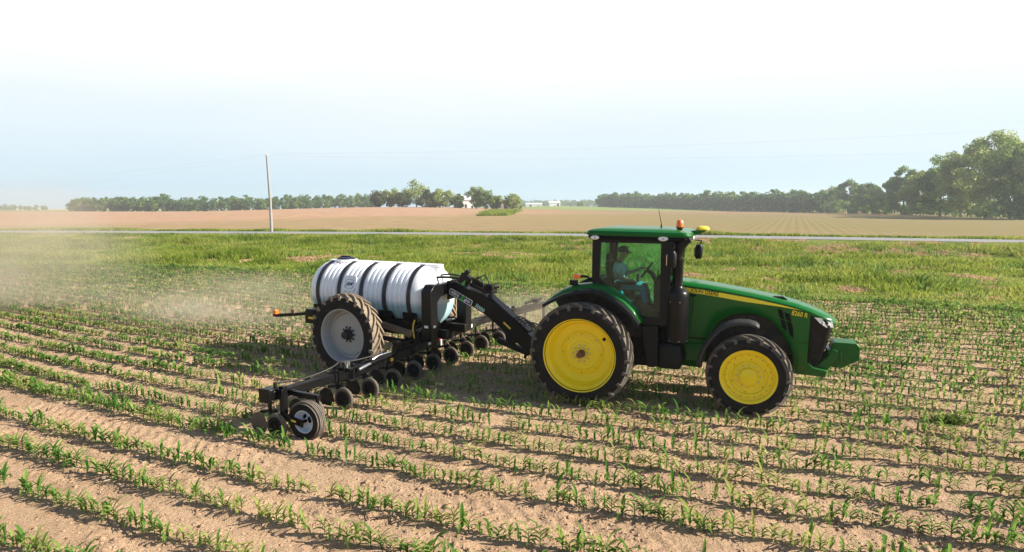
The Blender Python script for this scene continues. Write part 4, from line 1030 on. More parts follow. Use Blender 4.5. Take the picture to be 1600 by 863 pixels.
# roof
def rrect(s0, s1, hw, z, r=0.14, n=5):
    out = []
    for cx, cy_, a0 in ((s1 - r, hw - r, 0), (s0 + r, hw - r, 90), (s0 + r, -hw + r, 180), (s1 - r, -hw + r, 270)):
        for k in range(n + 1): a = rad(a0 + 90 * k / n); out.append((cx + r * math.cos(a), cy_ + r * math.sin(a), z))
    return out
def tilt(pts, k=0.0): return [(x, y, z - 0.035 * max(0, x - 1.0) ** 1.5) for x, y, z in pts]
b = MB(); b.loft([tilt(rrect(0.06, 1.80, 0.84, 3.27)), tilt(rrect(-0.03, 1.93, 0.90, 3.285)), tilt(rrect(-0.05, 1.96, 0.915, 3.32)), tilt(rrect(-0.01, 1.93, 0.90, 3.37)), tilt(rrect(0.08, 1.82, 0.83, 3.405)), tilt(rrect(0.25, 1.6, 0.6, 3.43)), tilt(rrect(0.6, 1.3, 0.2, 3.435))], closed=True, caps=True)
ROOF = part('cab_roof', b, MT['green'], ang=38)
b = MB(); b.loft([tilt(rrect(0.10, 1.72, 0.80, 3.16)), tilt(rrect(0.04, 1.80, 0.86, 3.19)), tilt(rrect(-0.02, 1.90, 0.895, 3.25)), tilt(rrect(0.0, 1.88, 0.88, 3.283))], closed=True, caps=True); b.build('roof_liner', MT['plastic'], ROOF, ang=38)
for s, y, r_ in ((0.155, -0.895, 0.058), (1.46, -0.895, 0.062), (0.155, 0.895, 0.058), (1.46, 0.895, 0.062)):
    b = MB(); b.ball((s, y, 3.235), (r_ * 1.5, 0.022, r_ * 0.75), 16, 8); wl = part('work_light', b, MT['lamp'], ang=60)
    b = MB(); b.ball((s, y + (-0.014 if y < 0 else 0.014), 3.235), (r_ * 0.6, 0.014, r_ * 0.4), 10, 6); b.build('lamp_bulb', MT['chrome'], wl)
for s, y in ((-0.02, -0.62), (-0.02, 0.62), (1.86, -0.72), (1.86, 0.72), (1.885, -0.45), (1.885, 0.45)):
    b = MB(); b.ball((s, y, 3.235 if s < 1 else 3.20), (0.03, 0.06, 0.055), 12, 8); part('work_light', b, MT['lamp'], ang=60)
b = MB(); b.lathe([(3.365, 0.05), (3.42, 0.05), (3.43, 0.075), (3.445, 0.075)], 16, 'z', (1.72, -0.55, 0)); BC = part('warning_beacon', b, MT['black'])
b = MB(); b.lathe([(3.445, 0.065), (3.50, 0.07), (3.555, 0.062), (3.585, 0.035), (3.59, 0.0)], 16, 'z', (1.72, -0.55, 0)); b.build('beacon_lens', MT['amber'], BC, ang=60)
b = MB(); b.prism([(1.80, 3.25), (2.02, 3.30), (2.16, 3.345), (2.16, 3.375), (1.95, 3.37), (1.80, 3.34)], -0.14, 0.14); GP = part('receiver_bracket', b, MT['green'], bevel=0.015)
b = MB(); b.loft([rrect(1.98, 2.22, 0.14, 3.375, 0.08), rrect(1.97, 2.23, 0.15, 3.395, 0.09), rrect(1.99, 2.21, 0.13, 3.435, 0.09), rrect(2.04, 2.16, 0.07, 3.455, 0.05)], closed=True, caps=True); b.build('receiver_dome', MT['gps'], GP, ang=50)
b = MB(); b.tube([(1.34, -0.3, 3.42), (1.34, -0.3, 3.50), (1.28, -0.3, 3.78)], [0.022, 0.008, 0.004], 6); part('antenna', b, MT['ink'])
# mirrors
for sgn in (-1, 1):
    fx_ = 0.0 if sgn < 0 else 0.30
    b = MB(); b.tube([(1.62, sgn * 0.84, 3.12), (1.68 + fx_ * 0.5, sgn * 0.98, 3.14), (1.70 + fx_, sgn * (1.10 if sgn < 0 else 1.22), 3.10), (1.66 + fx_, sgn * (1.02 if sgn < 0 else 1.24), 2.98)], 0.016, 7); mr = part('mirror_arm', b, MT['black'], ang=60)
    yc = sgn * (1.02 if sgn < 0 else 1.24)
    b = MB(); b.loft([rrect(1.585, 1.70, 0.09, 2.71, 0.04), rrect(1.565, 1.72, 0.11, 2.76, 0.05), rrect(1.565, 1.73, 0.115, 2.95, 0.05), rrect(1.60, 1.70, 0.09, 3.02, 0.04)], closed=True, caps=True)
    b.v = [(x + fx_, y + yc, z) for x, y, z in b.v]; b.build('mirror_housing', MT['plastic'], mr, ang=45)
    b = MB(); b.box((1.561 + fx_, yc, 2.855), (0.008, 0.17, 0.2)); b.build('mirror_glass', MT['mirrorg'], mr, ang=0)
# rear warning lights
for sgn in (-1, 1):
    b = MB(); b.tube([(0.10, sgn * 0.86, 2.40), (0.0, sgn * 0.92, 2.47), (-0.10, sgn * 0.98, 2.47)], 0.025, 7); wl = part('warning_light', b, MT['plastic'])
    b = MB(); b.box((-0.135, sgn * 0.98, 2.47), (0.09, 0.10, 0.085)); b.build('amber_lens', MT['amber'], wl, bevel=0.012)
    b = MB(); b.box((-0.205, sgn * 0.98, 2.465), (0.05, 0.11, 0.10)); b.build('red_lens', MT['orange'], wl, bevel=0.012)
    b = MB(); b.box((-0.24, sgn * 0.96, 2.345), (0.14, 0.14, 0.10)); b.cyl((-0.24, sgn * 0.96, 2.23), (-0.24, sgn * 0.96, 2.32), 0.03, seg=8); part('tail_lamp', b, MT['plastic'], bevel=0.012)
# exhaust
b = MB(); b.lathe([(1.255, 0.0), (1.255, 0.17), (1.275, 0.215), (1.32, 0.225), (2.12, 0.225), (2.19, 0.22), (2.235, 0.20), (2.275, 0.155), (2.31, 0.115), (2.335, 0.105)], 32, 'z', (1.725, -0.70, 0)); EX = part('exhaust_canister', b, MT['black'], ang=30)
b = MB(); b.lathe([(2.30, 0.100), (2.78, 0.095), (2.80, 0.104), (2.86, 0.104), (2.875, 0.085), (2.94, 0.085)], 24, 'z', (1.725, -0.70, 0)); b.tube([(1.725, -0.70, 2.92), (1.735, -0.70, 3.03), (1.775, -0.70, 3.13), (1.85, -0.70, 3.22), (1.91, -0.70, 3.26)], [0.085, 0.10, 0.108, 0.105, 0.10], 20); b.build('exhaust_pipe', MT['black'], EX, ang=35)
for z in (1.30, 2.05):
    for a in range(4):
        t = rad(200 + a * 45); b = MB(); b.cyl((1.725 + 0.222 * math.cos(t), -0.70 + 0.222 * math.sin(t), z), (1.725 + 0.236 * math.cos(t), -0.70 + 0.236 * math.sin(t), z), 0.010, seg=6); b.build('rivet', MT['chrome'], EX)
b = MB(); b.box((1.72, -0.5, 1.8), (0.12, 0.3, 0.5)); part('exhaust_mount', b, MT['matt'], bevel=0.02)
# tanks and steps
b = MB(); b.prism([(1.07, 1.56), (1.40, 1.56), (1.42, 0.80), (1.36, 0.745), (1.24, 0.745), (1.20, 0.80)], -0.86, -0.48); part('step_housing', b, MT['plastic'], bevel=0.02)
b = MB(); b.loft([[(s, y, z) for s, z in q] for y, q in ((-0.84, [(1.45, 1.12), (1.60, 1.20), (1.76, 1.13), (1.80, 0.95), (1.76, 0.76), (1.46, 0.76)]), (-0.80, [(1.42, 1.18), (1.60, 1.25), (1.82, 1.18), (1.88, 0.95), (1.82, 0.73), (1.43, 0.73)]), (-0.40, [(1.42, 1.22), (1.62, 1.28), (1.86, 1.2), (1.92, 0.95), (1.84, 0.73), (1.43, 0.73)]))], closed=True, caps=True); part('fuel_tank', b, MT['plastic'], ang=40, bevel=0.02)
b = MB(); b.box((1.3, 0.62, 1.05), (0.9, 0.45, 0.6)); part('far_tank', b, MT['plastic'], bevel=0.05)
b = MB()
for z in (0.62, 0.90, 1.2): b.box((1.31, -0.90, z), (0.34, 0.10, 0.03))
for s in (1.15, 1.47): b.box((s, -0.90, 0.92), (0.02, 0.08, 0.62))
# rear linkage and drawbar
b = MB(); b.bar((-0.15, 0, 0.62), (-1.12, 0, 0.52), 0.12, 0.06); b.box((-0.35, 0, 0.95), (0.35, 0.6, 0.5)); b.bar((-0.2, -0.42, 0.8), (-0.95, -0.42, 0.95), 0.06, 0.09); b.bar((-0.2, 0.42, 0.8), (-0.95, 0.42, 0.95), 0.06, 0.09); b.bar((-0.1, -0.42, 1.5), (-0.7, -0.42, 0.95), 0.05, 0.05); b.bar((-0.1, 0.42, 1.5), (-0.7, 0.42, 0.95), 0.05, 0.05)
part('rear_linkage', b, MT['dusty'], bevel=0.01)
# inside the cab
b = MB(); b.box((0.55, 0, 2.08), (0.50, 0.50, 0.13)); b.box((0.30, 0, 2.42), (0.12, 0.48, 0.62), 0, Matrix.Rotation(-0.1, 3, 'Y')); b.box((0.245, 0, 2.79), (0.09, 0.28, 0.16)); b.box((0.55, 0, 1.96), (0.3, 0.3, 0.18)); SEAT = part('driver_seat', b, MT['seat'], bevel=0.04, seg=3)
b = MB(); b.box((0.68, -0.34, 2.30), (0.42, 0.13, 0.06)); b.box((0.52, -0.34, 2.16), (0.12, 0.08, 0.24)); b.box((0.93, -0.36, 2.43), (0.05, 0.24, 0.17)); b.build('armrest', MT['matt'], SEAT, bevel=0.015)
b = MB(); b.prism([(1.22, 1.75), (1.50, 1.75), (1.50, 2.42), (1.32, 2.50), (1.20, 2.36)], -0.22, 0.22); part('dashboard', b, MT['seat'], bevel=0.03)
b = MB(); cen = Vector((1.04, 0, 2.55)); ax = Vector((-0.82, 0, 0.57)).normalized(); u_ = Vector((0, 1, 0)); v_ = ax.cross(u_)
b.tube([cen + (u_ * math.cos(t) + v_ * math.sin(t)) * 0.19 for t in np.linspace(0, 2 * math.pi, 25)], 0.016, 7, cap=False); b.tube([cen - u_ * 0.19, cen, cen + u_ * 0.19], 0.012, 6); b.tube([cen, cen - ax * 0.12, Vector((1.24, 0, 2.30))], [0.035, 0.045, 0.05], 8); part('steering_wheel', b, MT['ink'], ang=60)
b = MB(); b.box((0.36, 0.5, 2.28), (0.4, 0.34, 0.30)); part('side_console', b, MT['seat'], bevel=0.03)
b = MB(); b.lathe([(2.02, 0.0), (2.02, 0.035), (2.14, 0.038), (2.17, 0.018), (2.20, 0.018), (2.20, 0.0)], 12, 'z', (0.62, -0.52, 0.0)); o = b.build('water_bottle', paint('blue plastic bottle', (0.05, 0.35, 0.55), 0.2, dirt=0.0), None)
o.location = (TR_O[0], TR_O[1], 0); o.rotation_euler = (0, 0, -TH); tag(o, 'small blue water bottle standing inside the tractor cab beside the driver', 'bottle')

# ------------------------------------------------------------------ the driver
def skin_mesh(name, pts, edges, radii, mat, parent, level=2):
    me = bpy.data.meshes.new(name); me.from_pydata(pts, edges, []); o = bpy.data.objects.new(name, me); COL.objects.link(o)
    sk = o.modifiers.new('skin', 'SKIN'); sk.use_smooth_shade = True
    for i, r_ in enumerate(radii): me.skin_vertices[0].data[i].radius = (r_, r_) if not hasattr(r_, '__len__') else r_
    me.skin_vertices[0].data[0].use_root = True
    ss = o.modifiers.new('sub', 'SUBSURF'); ss.levels = level; ss.render_levels = level
    dg = bpy.context.evaluated_depsgraph_get(); dg.update()
    m2 = bpy.data.meshes.new_from_object(o.evaluated_get(dg)); bpy.data.objects.remove(o); bpy.data.meshes.remove(me)
    m2.name = name; m2.materials.clear(); m2.materials.append(mat); m2.polygons.foreach_set('use_smooth', [True] * len(m2.polygons))
    q = bpy.data.objects.new(name, m2); COL.objects.link(q); q.parent = parent; return q
DRV = empty('person', None, (TR_O[0], TR_O[1], 0), -TH); tag(DRV, 'driver in a dark cap and grey short sleeved shirt sitting in the tractor cab', 'person')
P_ = []; E_ = []; R_ = []
def pt(p, r_, frm=None):
    P_.append(p); R_.append(r_)
    if frm is not None: E_.append((frm, len(P_) - 1))
    return len(P_) - 1
pel = pt((0.47, 0, 2.22), 0.14); wst = pt((0.44, 0, 2.36), 0.135, pel); cst = pt((0.445, 0, 2.54), 0.15, wst); nk0 = pt((0.47, 0, 2.68), 0.085, cst); nk = pt((0.50, 0, 2.745), 0.055, nk0); hd = pt((0.545, 0, 2.83), 0.085, nk); hd2 = pt((0.55, 0, 2.905), 0.098, hd); hd3 = pt((0.54, 0, 2.965), 0.075, hd2)
for sg, elb, hand in ((-1, (0.46, -0.29, 2.42), (0.74, -0.30, 2.365)), (1, (0.62, 0.27, 2.44), (0.90, 0.17, 2.56))):
    sh_ = pt((0.455, sg * 0.19, 2.63), 0.068, cst); e_ = pt(elb, 0.047, sh_); f_ = pt(tuple(0.5 * (a + c) for a, c in zip(elb, hand)), 0.043, e_); w_ = pt(hand, 0.029, f_)
    dv = (Vector(hand) - Vector(elb)).normalized(); pm_ = Vector(hand) + dv * 0.06; p_ = pt(tuple(pm_), (0.022, 0.036), w_)
    for k in range(4):
        off = Vector((0, (k - 1.5) * 0.02, 0)); a1 = pt(tuple(pm_ + off + dv * 0.045), 0.0095, p_); pt(tuple(pm_ + off + dv * (0.075 + 0.006 * (k in (1, 2))) + Vector((0, 0, -0.025))), 0.0085, a1)
    a1 = pt(tuple(pm_ + Vector((0, -sg * 0.042, 0.012))), 0.011, p_); pt(tuple(pm_ + dv * 0.035 + Vector((0, -sg * 0.055, 0.0))), 0.0095, a1)
for sg in (-1, 1):
    th = pt((0.52, sg * 0.10, 2.20), 0.105, pel); kn = pt((0.97, sg * 0.15, 2.215), 0.068, th); cf = pt((1.02, sg * 0.15, 2.03), 0.06, kn); an = pt((1.06, sg * 0.14, 1.83), 0.04, cf); pt((1.20, sg * 0.15, 1.775), 0.038, an)
body = skin_mesh('body', P_, E_, R_, MT['skin'], DRV)
b = MB()
b.ball((0.648, 0, 2.865), (0.020, 0.014, 0.022), 8, 6); b.ball((0.545, -0.10, 2.87), (0.022, 0.014, 0.034), 8, 6); b.ball((0.545, 0.10, 2.87), (0.022, 0.014, 0.034), 8, 6)
b.build('nose_and_ears', MT['skin'], body)
b = MB(); b.ball((0.632, -0.035, 2.893), (0.009, 0.011, 0.007), 8, 5); b.ball((0.632, 0.035, 2.893), (0.009, 0.011, 0.007), 8, 5); b.ball((0.634, 0, 2.82), (0.008, 0.026, 0.006), 8, 5); b.build('eyes_and_mouth', MT['ink'], body)
sp = [(0.47, 0, 2.20), (0.44, 0, 2.36), (0.445, 0, 2.54), (0.465, 0, 2.67)]; se = [(0, 1), (1, 2), (2, 3)]; sr = [0.155, 0.152, 0.168, 0.10]
for sg, elb in ((-1, (0.46, -0.29, 2.42)), (1, (0.62, 0.27, 2.44))):
    i = len(sp); a = Vector((0.455, sg * 0.19, 2.63)); e = Vector(elb); sp += [tuple(a), tuple(a.lerp(e, 0.75))]; se += [(2, i), (i, i + 1)]; sr += [0.085, 0.074]
skin_mesh('shirt', sp, se, sr, MT['shirt'], DRV)
tp = [(0.47, 0, 2.21)]; te = []; tr_ = [0.15]
for sg in (-1, 1):
    i = len(tp); tp += [(0.53, sg * 0.105, 2.20), (0.97, sg * 0.15, 2.215), (1.02, sg * 0.15, 2.03), (1.05, sg * 0.142, 1.86)]; te += [(0, i), (i, i + 1), (i + 1, i + 2), (i + 2, i + 3)]; tr_ += [0.115, 0.086, 0.076, 0.068]
skin_mesh('trousers', tp, te, tr_, MT['jeans'], DRV)
for sg in (-1, 1):
    b = MB(); b.loft([[(1.01, sg * 0.145 + y, z) for y, z in ((-0.045, 1.735), (0.045, 1.735), (0.045, 1.86), (-0.045, 1.86))], [(1.12, sg * 0.147 + y, z) for y, z in ((-0.048, 1.735), (0.048, 1.735), (0.046, 1.83), (-0.046, 1.83))], [(1.25, sg * 0.15 + y, z) for y, z in ((-0.046, 1.735), (0.046, 1.735), (0.04, 1.78), (-0.04, 1.78))]], closed=True, caps=True); b.build('boot', MT['boot'], DRV, bevel=0.015)
b = MB(); b.lathe([(2.905, 0.112), (2.95, 0.112), (2.99, 0.10), (3.02, 0.07), (3.035, 0.0)], 20, 'z', (0.54, 0, 0)); b.loft([[(0.54 + 0.108 * math.cos(t), 0.108 * math.sin(t), 2.915 + dz) for t in np.linspace(-1.0, 1.0, 9)] for dz in (0.008, -0.004)] and [[(0.54 + r_ * math.cos(t) + ex * math.cos(t), r_ * math.sin(t), 2.918 + dz - 0.03 * (ex > 0)) for t in np.linspace(-1.05, 1.05, 11)] for r_, ex, dz in ((0.10, 0, 0.008), (0.115, 0.075, 0.008), (0.115, 0.075, -0.002), (0.10, 0, -0.002))], closed=False); b.build('cap', MT['cap'], DRV, ang=50)

# ------------------------------------------------------------------ liquid applicator behind the tractor
IMP = empty('liquid_applicator', None, (IM_O[0], IM_O[1], 0), -TI)
tag(IMP, 'black trailed liquid applicator with white ribbed tank, wide toolbar and arched tongue', 'applicator')
def ip(name, b, mats, ang=35, bevel=0.0, parent=None, seg=2): return b.build(name, mats, parent or IMP, ang, bevel, seg)
# tank
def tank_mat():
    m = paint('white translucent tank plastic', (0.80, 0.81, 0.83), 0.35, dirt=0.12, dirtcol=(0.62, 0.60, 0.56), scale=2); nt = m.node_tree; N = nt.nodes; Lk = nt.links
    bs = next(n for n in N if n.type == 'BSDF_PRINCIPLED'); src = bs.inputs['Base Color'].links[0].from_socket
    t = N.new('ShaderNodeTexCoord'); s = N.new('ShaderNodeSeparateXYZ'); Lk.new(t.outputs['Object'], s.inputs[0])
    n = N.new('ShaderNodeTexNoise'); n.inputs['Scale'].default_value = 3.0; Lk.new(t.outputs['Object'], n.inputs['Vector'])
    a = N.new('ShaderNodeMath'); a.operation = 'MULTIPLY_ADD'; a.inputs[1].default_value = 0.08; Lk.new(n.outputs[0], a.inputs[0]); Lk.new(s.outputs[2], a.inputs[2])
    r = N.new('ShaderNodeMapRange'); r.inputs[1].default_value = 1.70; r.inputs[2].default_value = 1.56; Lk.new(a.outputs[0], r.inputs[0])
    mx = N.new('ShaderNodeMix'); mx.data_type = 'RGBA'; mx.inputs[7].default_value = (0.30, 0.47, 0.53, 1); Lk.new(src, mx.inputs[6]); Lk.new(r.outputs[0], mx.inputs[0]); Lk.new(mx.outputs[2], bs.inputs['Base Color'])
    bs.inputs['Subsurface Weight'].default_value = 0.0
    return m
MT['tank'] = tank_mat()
ZT, RT = 1.70, 0.745
straps = [-1.66, -0.98, -0.29, 0.40, 1.10]
prof = [(-2.14, 0.0), (-2.135, 0.30), (-2.10, 0.47), (-2.03, 0.60), (-1.95, 0.68), (-1.86, 0.725), (-1.76, RT)]
e = -1.72
pts_ = []
for a, c in zip(straps[:-1], straps[1:]):
    pts_.append((a - 0.05, RT)); pts_.append((a + 0.05, RT)); nr = 4; w = (c - a - 0.14) / nr
    for k in range(nr):
        x0 = a + 0.07 + k * w
        pts_ += [(x0 + 0.12 * w, RT - 0.004), (x0 + 0.28 * w, RT + 0.022), (x0 + 0.72 * w, RT + 0.022), (x0 + 0.88 * w, RT - 0.004)]
prof += pts_ + [(1.05, RT), (1.20, RT), (1.30, 0.73), (1.44, 0.665), (1.54, 0.57), (1.61, 0.45), (1.645, 0.30), (1.65, 0.0)]
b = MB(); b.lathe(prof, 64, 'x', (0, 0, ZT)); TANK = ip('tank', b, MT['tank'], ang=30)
b = MB(); b.loft([[(x, -w_, ZT + zl), (x, -0.10, ZT + RT + 0.03), (x, 0.10, ZT + RT + 0.03), (x, w_, ZT + zl)] for x, w_, zl in ((-1.84, 0.20, 0.62), (-1.74, 0.18, 0.70), (-0.4, 0.17, 0.70), (0.8, 0.17, 0.70), (1.2, 0.20, 0.66), (1.45, 0.22, 0.50), (1.52, 0.22, 0.42))], caps=True)
b.build('tank_ridge', MT['tank'], TANK, ang=40, bevel=0.012)
b = MB(); b.lathe([(2.44, 0.30), (2.485, 0.29), (2.49, 0.24)], 28, 'z', (-1.38, 0, 0)); b.lathe([(2.48, 0.0), (2.48, 0.22), (2.525, 0.22), (2.535, 0.19), (2.52, 0.15), (2.53, 0.05), (2.53, 0.0)], 28, 'z', (-1.38, 0, 0), mat=1); b.tube([(-1.6, 0, 2.50), (-1.5, 0, 2.56), (-1.26, 0, 2.56), (-1.16, 0, 2.50)], 0.02, 6, mat=1); b.build('lid', [MT['tank'], MT['navy']], TANK)
for s in straps:
    b = MB(); b.lathe([(s - 0.05, RT + 0.003), (s - 0.05, RT + 0.026), (s + 0.05, RT + 0.026), (s + 0.05, RT + 0.003)], 64, 'x', (0, 0, ZT)); st_ = b.build('tank_strap', MT['strap'], TANK, ang=30)
    b = MB()
    for sg in (-1, 1): b.cyl((s, sg * 0.70, 1.30), (s, sg * 0.66, 1.14), 0.016, seg=6)
    b.build('strap_bolt', MT['dusty'], st_)
aa = rad(20); cy0 = RT + 0.03
Mlab = Matrix.Translation((-0.655, -cy0 * math.cos(aa), ZT + cy0 * math.sin(aa))) @ Matrix.Rotation(rad(90) - aa, 4, 'X')
b = MB(); b.xf = Mlab; oc = [(-0.13, -0.075), (-0.095, -0.11), (0.095, -0.11), (0.13, -0.075), (0.13, 0.075), (0.095, 0.11), (-0.095, 0.11), (-0.13, 0.075)]
b.prism([(x * 1.45, y * 1.75 + 0.02) for x, y in oc], -0.04, -0.002, plane='xy', mat=0); b.prism(oc, -0.002, 0.002, plane='xy', mat=1); b.prism([(x * 0.93, y * 0.92) for x, y in oc], 0.002, 0.004, plane='xy', mat=0)
LP = b.build('tank_label', [MT['tank'], MT['navy']], TANK, ang=0)
text_mesh('lettering', 'J&M', 0.125, MT['navy'], LP, Mlab @ Matrix.Translation((0, 0, 0.006)), 0.001, sx=0.95, bold=0.003, shear=0.25)
# frame under the tank
b = MB()
for y in (-0.42, 0.42): b.bar((-2.0, y, 0.90), (1.95, y, 0.90), 0.13, 0.20)
for x in (-1.66, -0.6, 0.4, 1.2): b.bar((x, -0.42, 0.9), (x, 0.42, 0.9), 0.12, 0.14)
b.box((0, 0, 0.96), (0.22, 2.6, 0.2))
ip('trailer_frame', b, MT['dusty'], bevel=0.012)
b = MB()
for x in (-1.66, -0.98, -0.29, 0.40, 1.10):
    for sg in (-1, 1):
        b.prism([(sg * 0.36, 0.98), (sg * 0.50, 0.98), (sg * 0.70, 1.20), (sg * 0.72, 1.40), (sg * 0.60, 1.24), (sg * 0.36, 1.03)], x - 0.20, x + 0.20, plane='yz')
b.box((-0.2, -0.60, 1.10), (3.1, 0.05, 0.22)); b.box((-0.2, 0.60, 1.10), (3.1, 0.05, 0.22))
ip('tank_cradle', b, MT['black'], bevel=0.01)
def tank_wheel(side):
    wh = empty('wheel', IMP, (0, side * 1.60, 0.935))
    if side > 0: wh.rotation_euler = (0, 0, math.pi)
    tyre(wh, 0.955, 0.38, 0.605, 23, [MT['rubber'], MT['sandtread']], 0.055, 0.070)
    b = MB(); b.lathe([(-0.145, 0.610), (-0.16, 0.622), (-0.172, 0.618), (-0.172, 0.600), (-0.155, 0.588), (-0.10, 0.572), (0.03, 0.560), (0.075, 0.545), (0.085, 0.50), (0.062, 0.47), (0.060, 0.16), (0.05, 0.15), (0.05, 0)], 72, 'y'); b.lathe([(0.16, 0.61), (0.14, 0.58), (0.10, 0.5), (0.10, 0)], 40, 'y'); b.build('rim', MT['grey'], wh, ang=28)
    b = MB(); b.lathe([(0.06, 0.13), (0.02, 0.135), (0.01, 0.12), (-0.01, 0.095), (-0.10, 0.085), (-0.115, 0.06), (-0.115, 0)], 20, 'y')
    for k in range(10): t = 2 * math.pi * k / 10; b.box((0.165 * math.cos(t), 0.05, 0.165 * math.sin(t)), (0.05, 0.03, 0.028), 0, Matrix.Rotation(-t, 3, 'Y'))
    b.build('hub', MT['matt'], wh, bevel=0.004)
for sd_ in (-1, 1): tank_wheel(sd_)
# gantry in front of the tank
for sg in (-1, 1):
    b = MB(); y0, y1 = sg * 0.62, sg * 0.92
    b.prism([(1.42, 0.80), (1.74, 0.80), (1.74, 1.72), (1.74, 2.03), (1.56, 2.06), (1.42, 1.90)], y0, y1) if False else None
    rp = [(0.60, 0.80), (0.62, 1.66), (0.48, 1.78), (0.30, 1.80), (0.30, 2.07), (0.74, 2.08), (0.90, 1.94), (0.90, 0.80)]
    b.prism([(sg * y, z) for y, z in rp], 1.56, 1.82, plane='yz'); ip('arch_column', b, MT['black'], ang=25, bevel=0.015)
b = MB(); b.box((1.72, 0, 1.935), (0.19, 0.60, 0.26)); ip('arch_beam', b, MT['dusty'], bevel=0.015)
b = MB(); b.box((1.70, -0.58, 1.38), (0.10, 0.025, 0.55)); b.box((1.72, -0.588, 1.62), (0.06, 0.04, 0.06)); ip('manifold_plate', b, MT['grey'], bevel=0.005)
b = MB()
b.box((1.823, -0.76, 1.13), (0.004, 0.10, 0.055)); b.box((1.69, -0.903, 1.14), (0.10, 0.006, 0.055)); b.box((1.70, -0.597, 1.24), (0.09, 0.006, 0.07)); b.box((1.3, -0.64, 0.98), (0.09, 0.004, 0.06))
ip('warning_sticker', b, MT['white'], ang=0)
# boom / tongue
top = [(1.80, 2.07), (2.02, 2.10), (2.34, 1.95), (2.72, 1.83), (2.90, 1.77), (3.22, 1.56), (3.90, 1.03), (4.25, 0.80)]
bot = [(1.80, 1.74), (1.92, 1.76), (2.12, 1.70), (2.42, 1.58), (2.85, 1.36), (3.26, 1.07), (3.90, 0.60), (4.25, 0.42)]
b = MB(); n = len(top); rings = []
for k in range(n): rings.append([(bot[k][0], -0.17, bot[k][1]), (top[k][0], -0.17, top[k][1]), (top[k][0], 0.17, top[k][1]), (bot[k][0], 0.17, bot[k][1])])
b.loft(rings, closed=True, caps=True); BOOM = ip('tongue', b, MT['black'], ang=20, bevel=0.012)
b = MB(); b.box((1.835, 0, 1.90), (0.04, 0.44, 0.44)); b.build('flange', MT['black'], BOOM, bevel=0.006)
b = MB(); b.box((4.2, 0, 0.52), (0.3, 0.10, 0.07)); b.build('hitch_ring', MT['black'], BOOM, bevel=0.006)
b = MB()
dirv = Vector((3.90 - 2.90, 0, 1.03 - 1.77)).normalized()
b.bar((2.80, 0, 1.83), (3.86, 0, 1.09), 0.24, 0.035, 0, (0, 1, 0)) if False else b.bar((2.84, 0, 1.835), (3.86, 0, 1.085), 0.26, 0.03)
b.build('tongue_cap', MT['black'], BOOM, bevel=0.006)
# decal on the tongue
sl = math.atan2(1.895 - 1.615, 2.47 - 1.90)
Md = frame_near(2.16, -0.1725, 1.755, slope=-0.42)
def rr2(w, h, r=0.03, n=4):
    out = []
    for cx, cz, a0 in ((w - r, h - r, 0), (-w + r, h - r, 90), (-w + r, -h + r, 180), (w - r, -h + r, 270)):
        for k in range(n + 1): a = rad(a0 + 90 * k / n); out.append((cx + r * math.cos(a), cz + r * math.sin(a)))
    return out
b = MB(); b.xf = Md; b.prism(rr2(0.325, 0.072), 0.0, 0.003, 0, 'xy'); b.prism(rr2(0.308, 0.056, 0.022), 0.003, 0.005, 1, 'xy'); DEC = b.build('decal', [MT['white'], MT['navy']], BOOM, ang=0)
text_mesh('lettering', 'nitro', 0.115, MT['white'], DEC, Md @ Matrix.Translation((-0.165, 0.004, 0.0065)), 0.001, sx=1.0, bold=0.003, shear=0.15)
text_mesh('lettering', 'gro', 0.115, MT['white'], DEC, Md @ Matrix.Translation((0.185, 0.004, 0.0065)), 0.001, sx=1.0, bold=0.003, shear=0.15)
text_mesh('lettering', 'X', 0.21, MT['lime'], DEC, Md @ Matrix.Translation((0.04, -0.005, 0.0075)), 0.001, sx=0.95, bold=0.006, shear=0.1)
text_mesh('lettering', '5000', 0.125, MT['mint'], BOOM, frame_near(2.66, -0.1735, 1.535, slope=-0.52), 0.001, sx=1.05, bold=0.003, shear=0.12)
b = MB(); b.box((3.36, -0.174, 1.19), (0.22, 0.006, 0.042), 0, Matrix.Rotation(0.66, 3, 'Y')); b.build('reflector', MT['reflect'], BOOM, ang=0)
b = MB(); b.prism([(3.28, 1.10), (3.50, 0.93), (3.55, 0.80), (3.46, 0.745), (3.34, 0.76), (3.28, 0.84)], -0.10, 0.10); b.bar((3.05, 0, 0.80), (3.84, 0, 0.57), 0.12, 0.12); b.bar((3.76, 0, 0.60), (3.72, 0, 0.44), 0.05, 0.06); ip('parking_stand', b, MT['dusty'], bevel=0.012)
# valves and hoses on the tongue
b = MB(); b.xf = Matrix.Translation((2.30, -0.06, 2.13)) @ Matrix.Rotation(0.55, 4, 'Y'); b.box((-0.06, -0.06, 0), (0.24, 0.16, 0.26)); b.box((-0.10, -0.06, 0.17), (0.09, 0.10, 0.12)); b.xf = None
VB = ip('control_box', b, MT['black'], bevel=0.012)
b = MB(); Mx = Matrix.Translation((2.27, -0.205, 2.10)) @ Matrix.Rotation(0.55, 4, 'Y'); b.xf = Mx; b.prism([(-0.06, -0.07), (0.05, -0.07), (0.0, 0.07)], 0.0, 0.008); b.build('emblem', MT['lime'], VB, ang=0)
b = MB()
for k in range(5): b.cyl((2.36 + k * 0.07, 0.05, 2.02 - k * 0.025), (2.38 + k * 0.07, 0.05, 2.20 - k * 0.03), 0.035, seg=10)
b.box((2.52, 0.04, 1.97), (0.42, 0.16, 0.08), 0, Matrix.Rotation(0.35, 3, 'Y')); b.box((2.86, -0.02, 1.95), (0.20, 0.28, 0.16)); b.cyl((2.80, -0.12, 2.03), (2.99, -0.12, 2.03), 0.065, seg=14); b.cyl((2.93, -0.02, 2.03), (2.99, 0.10, 2.03), 0.06, seg=12)
ip('valve_block', b, MT['dusty'], bevel=0.008)
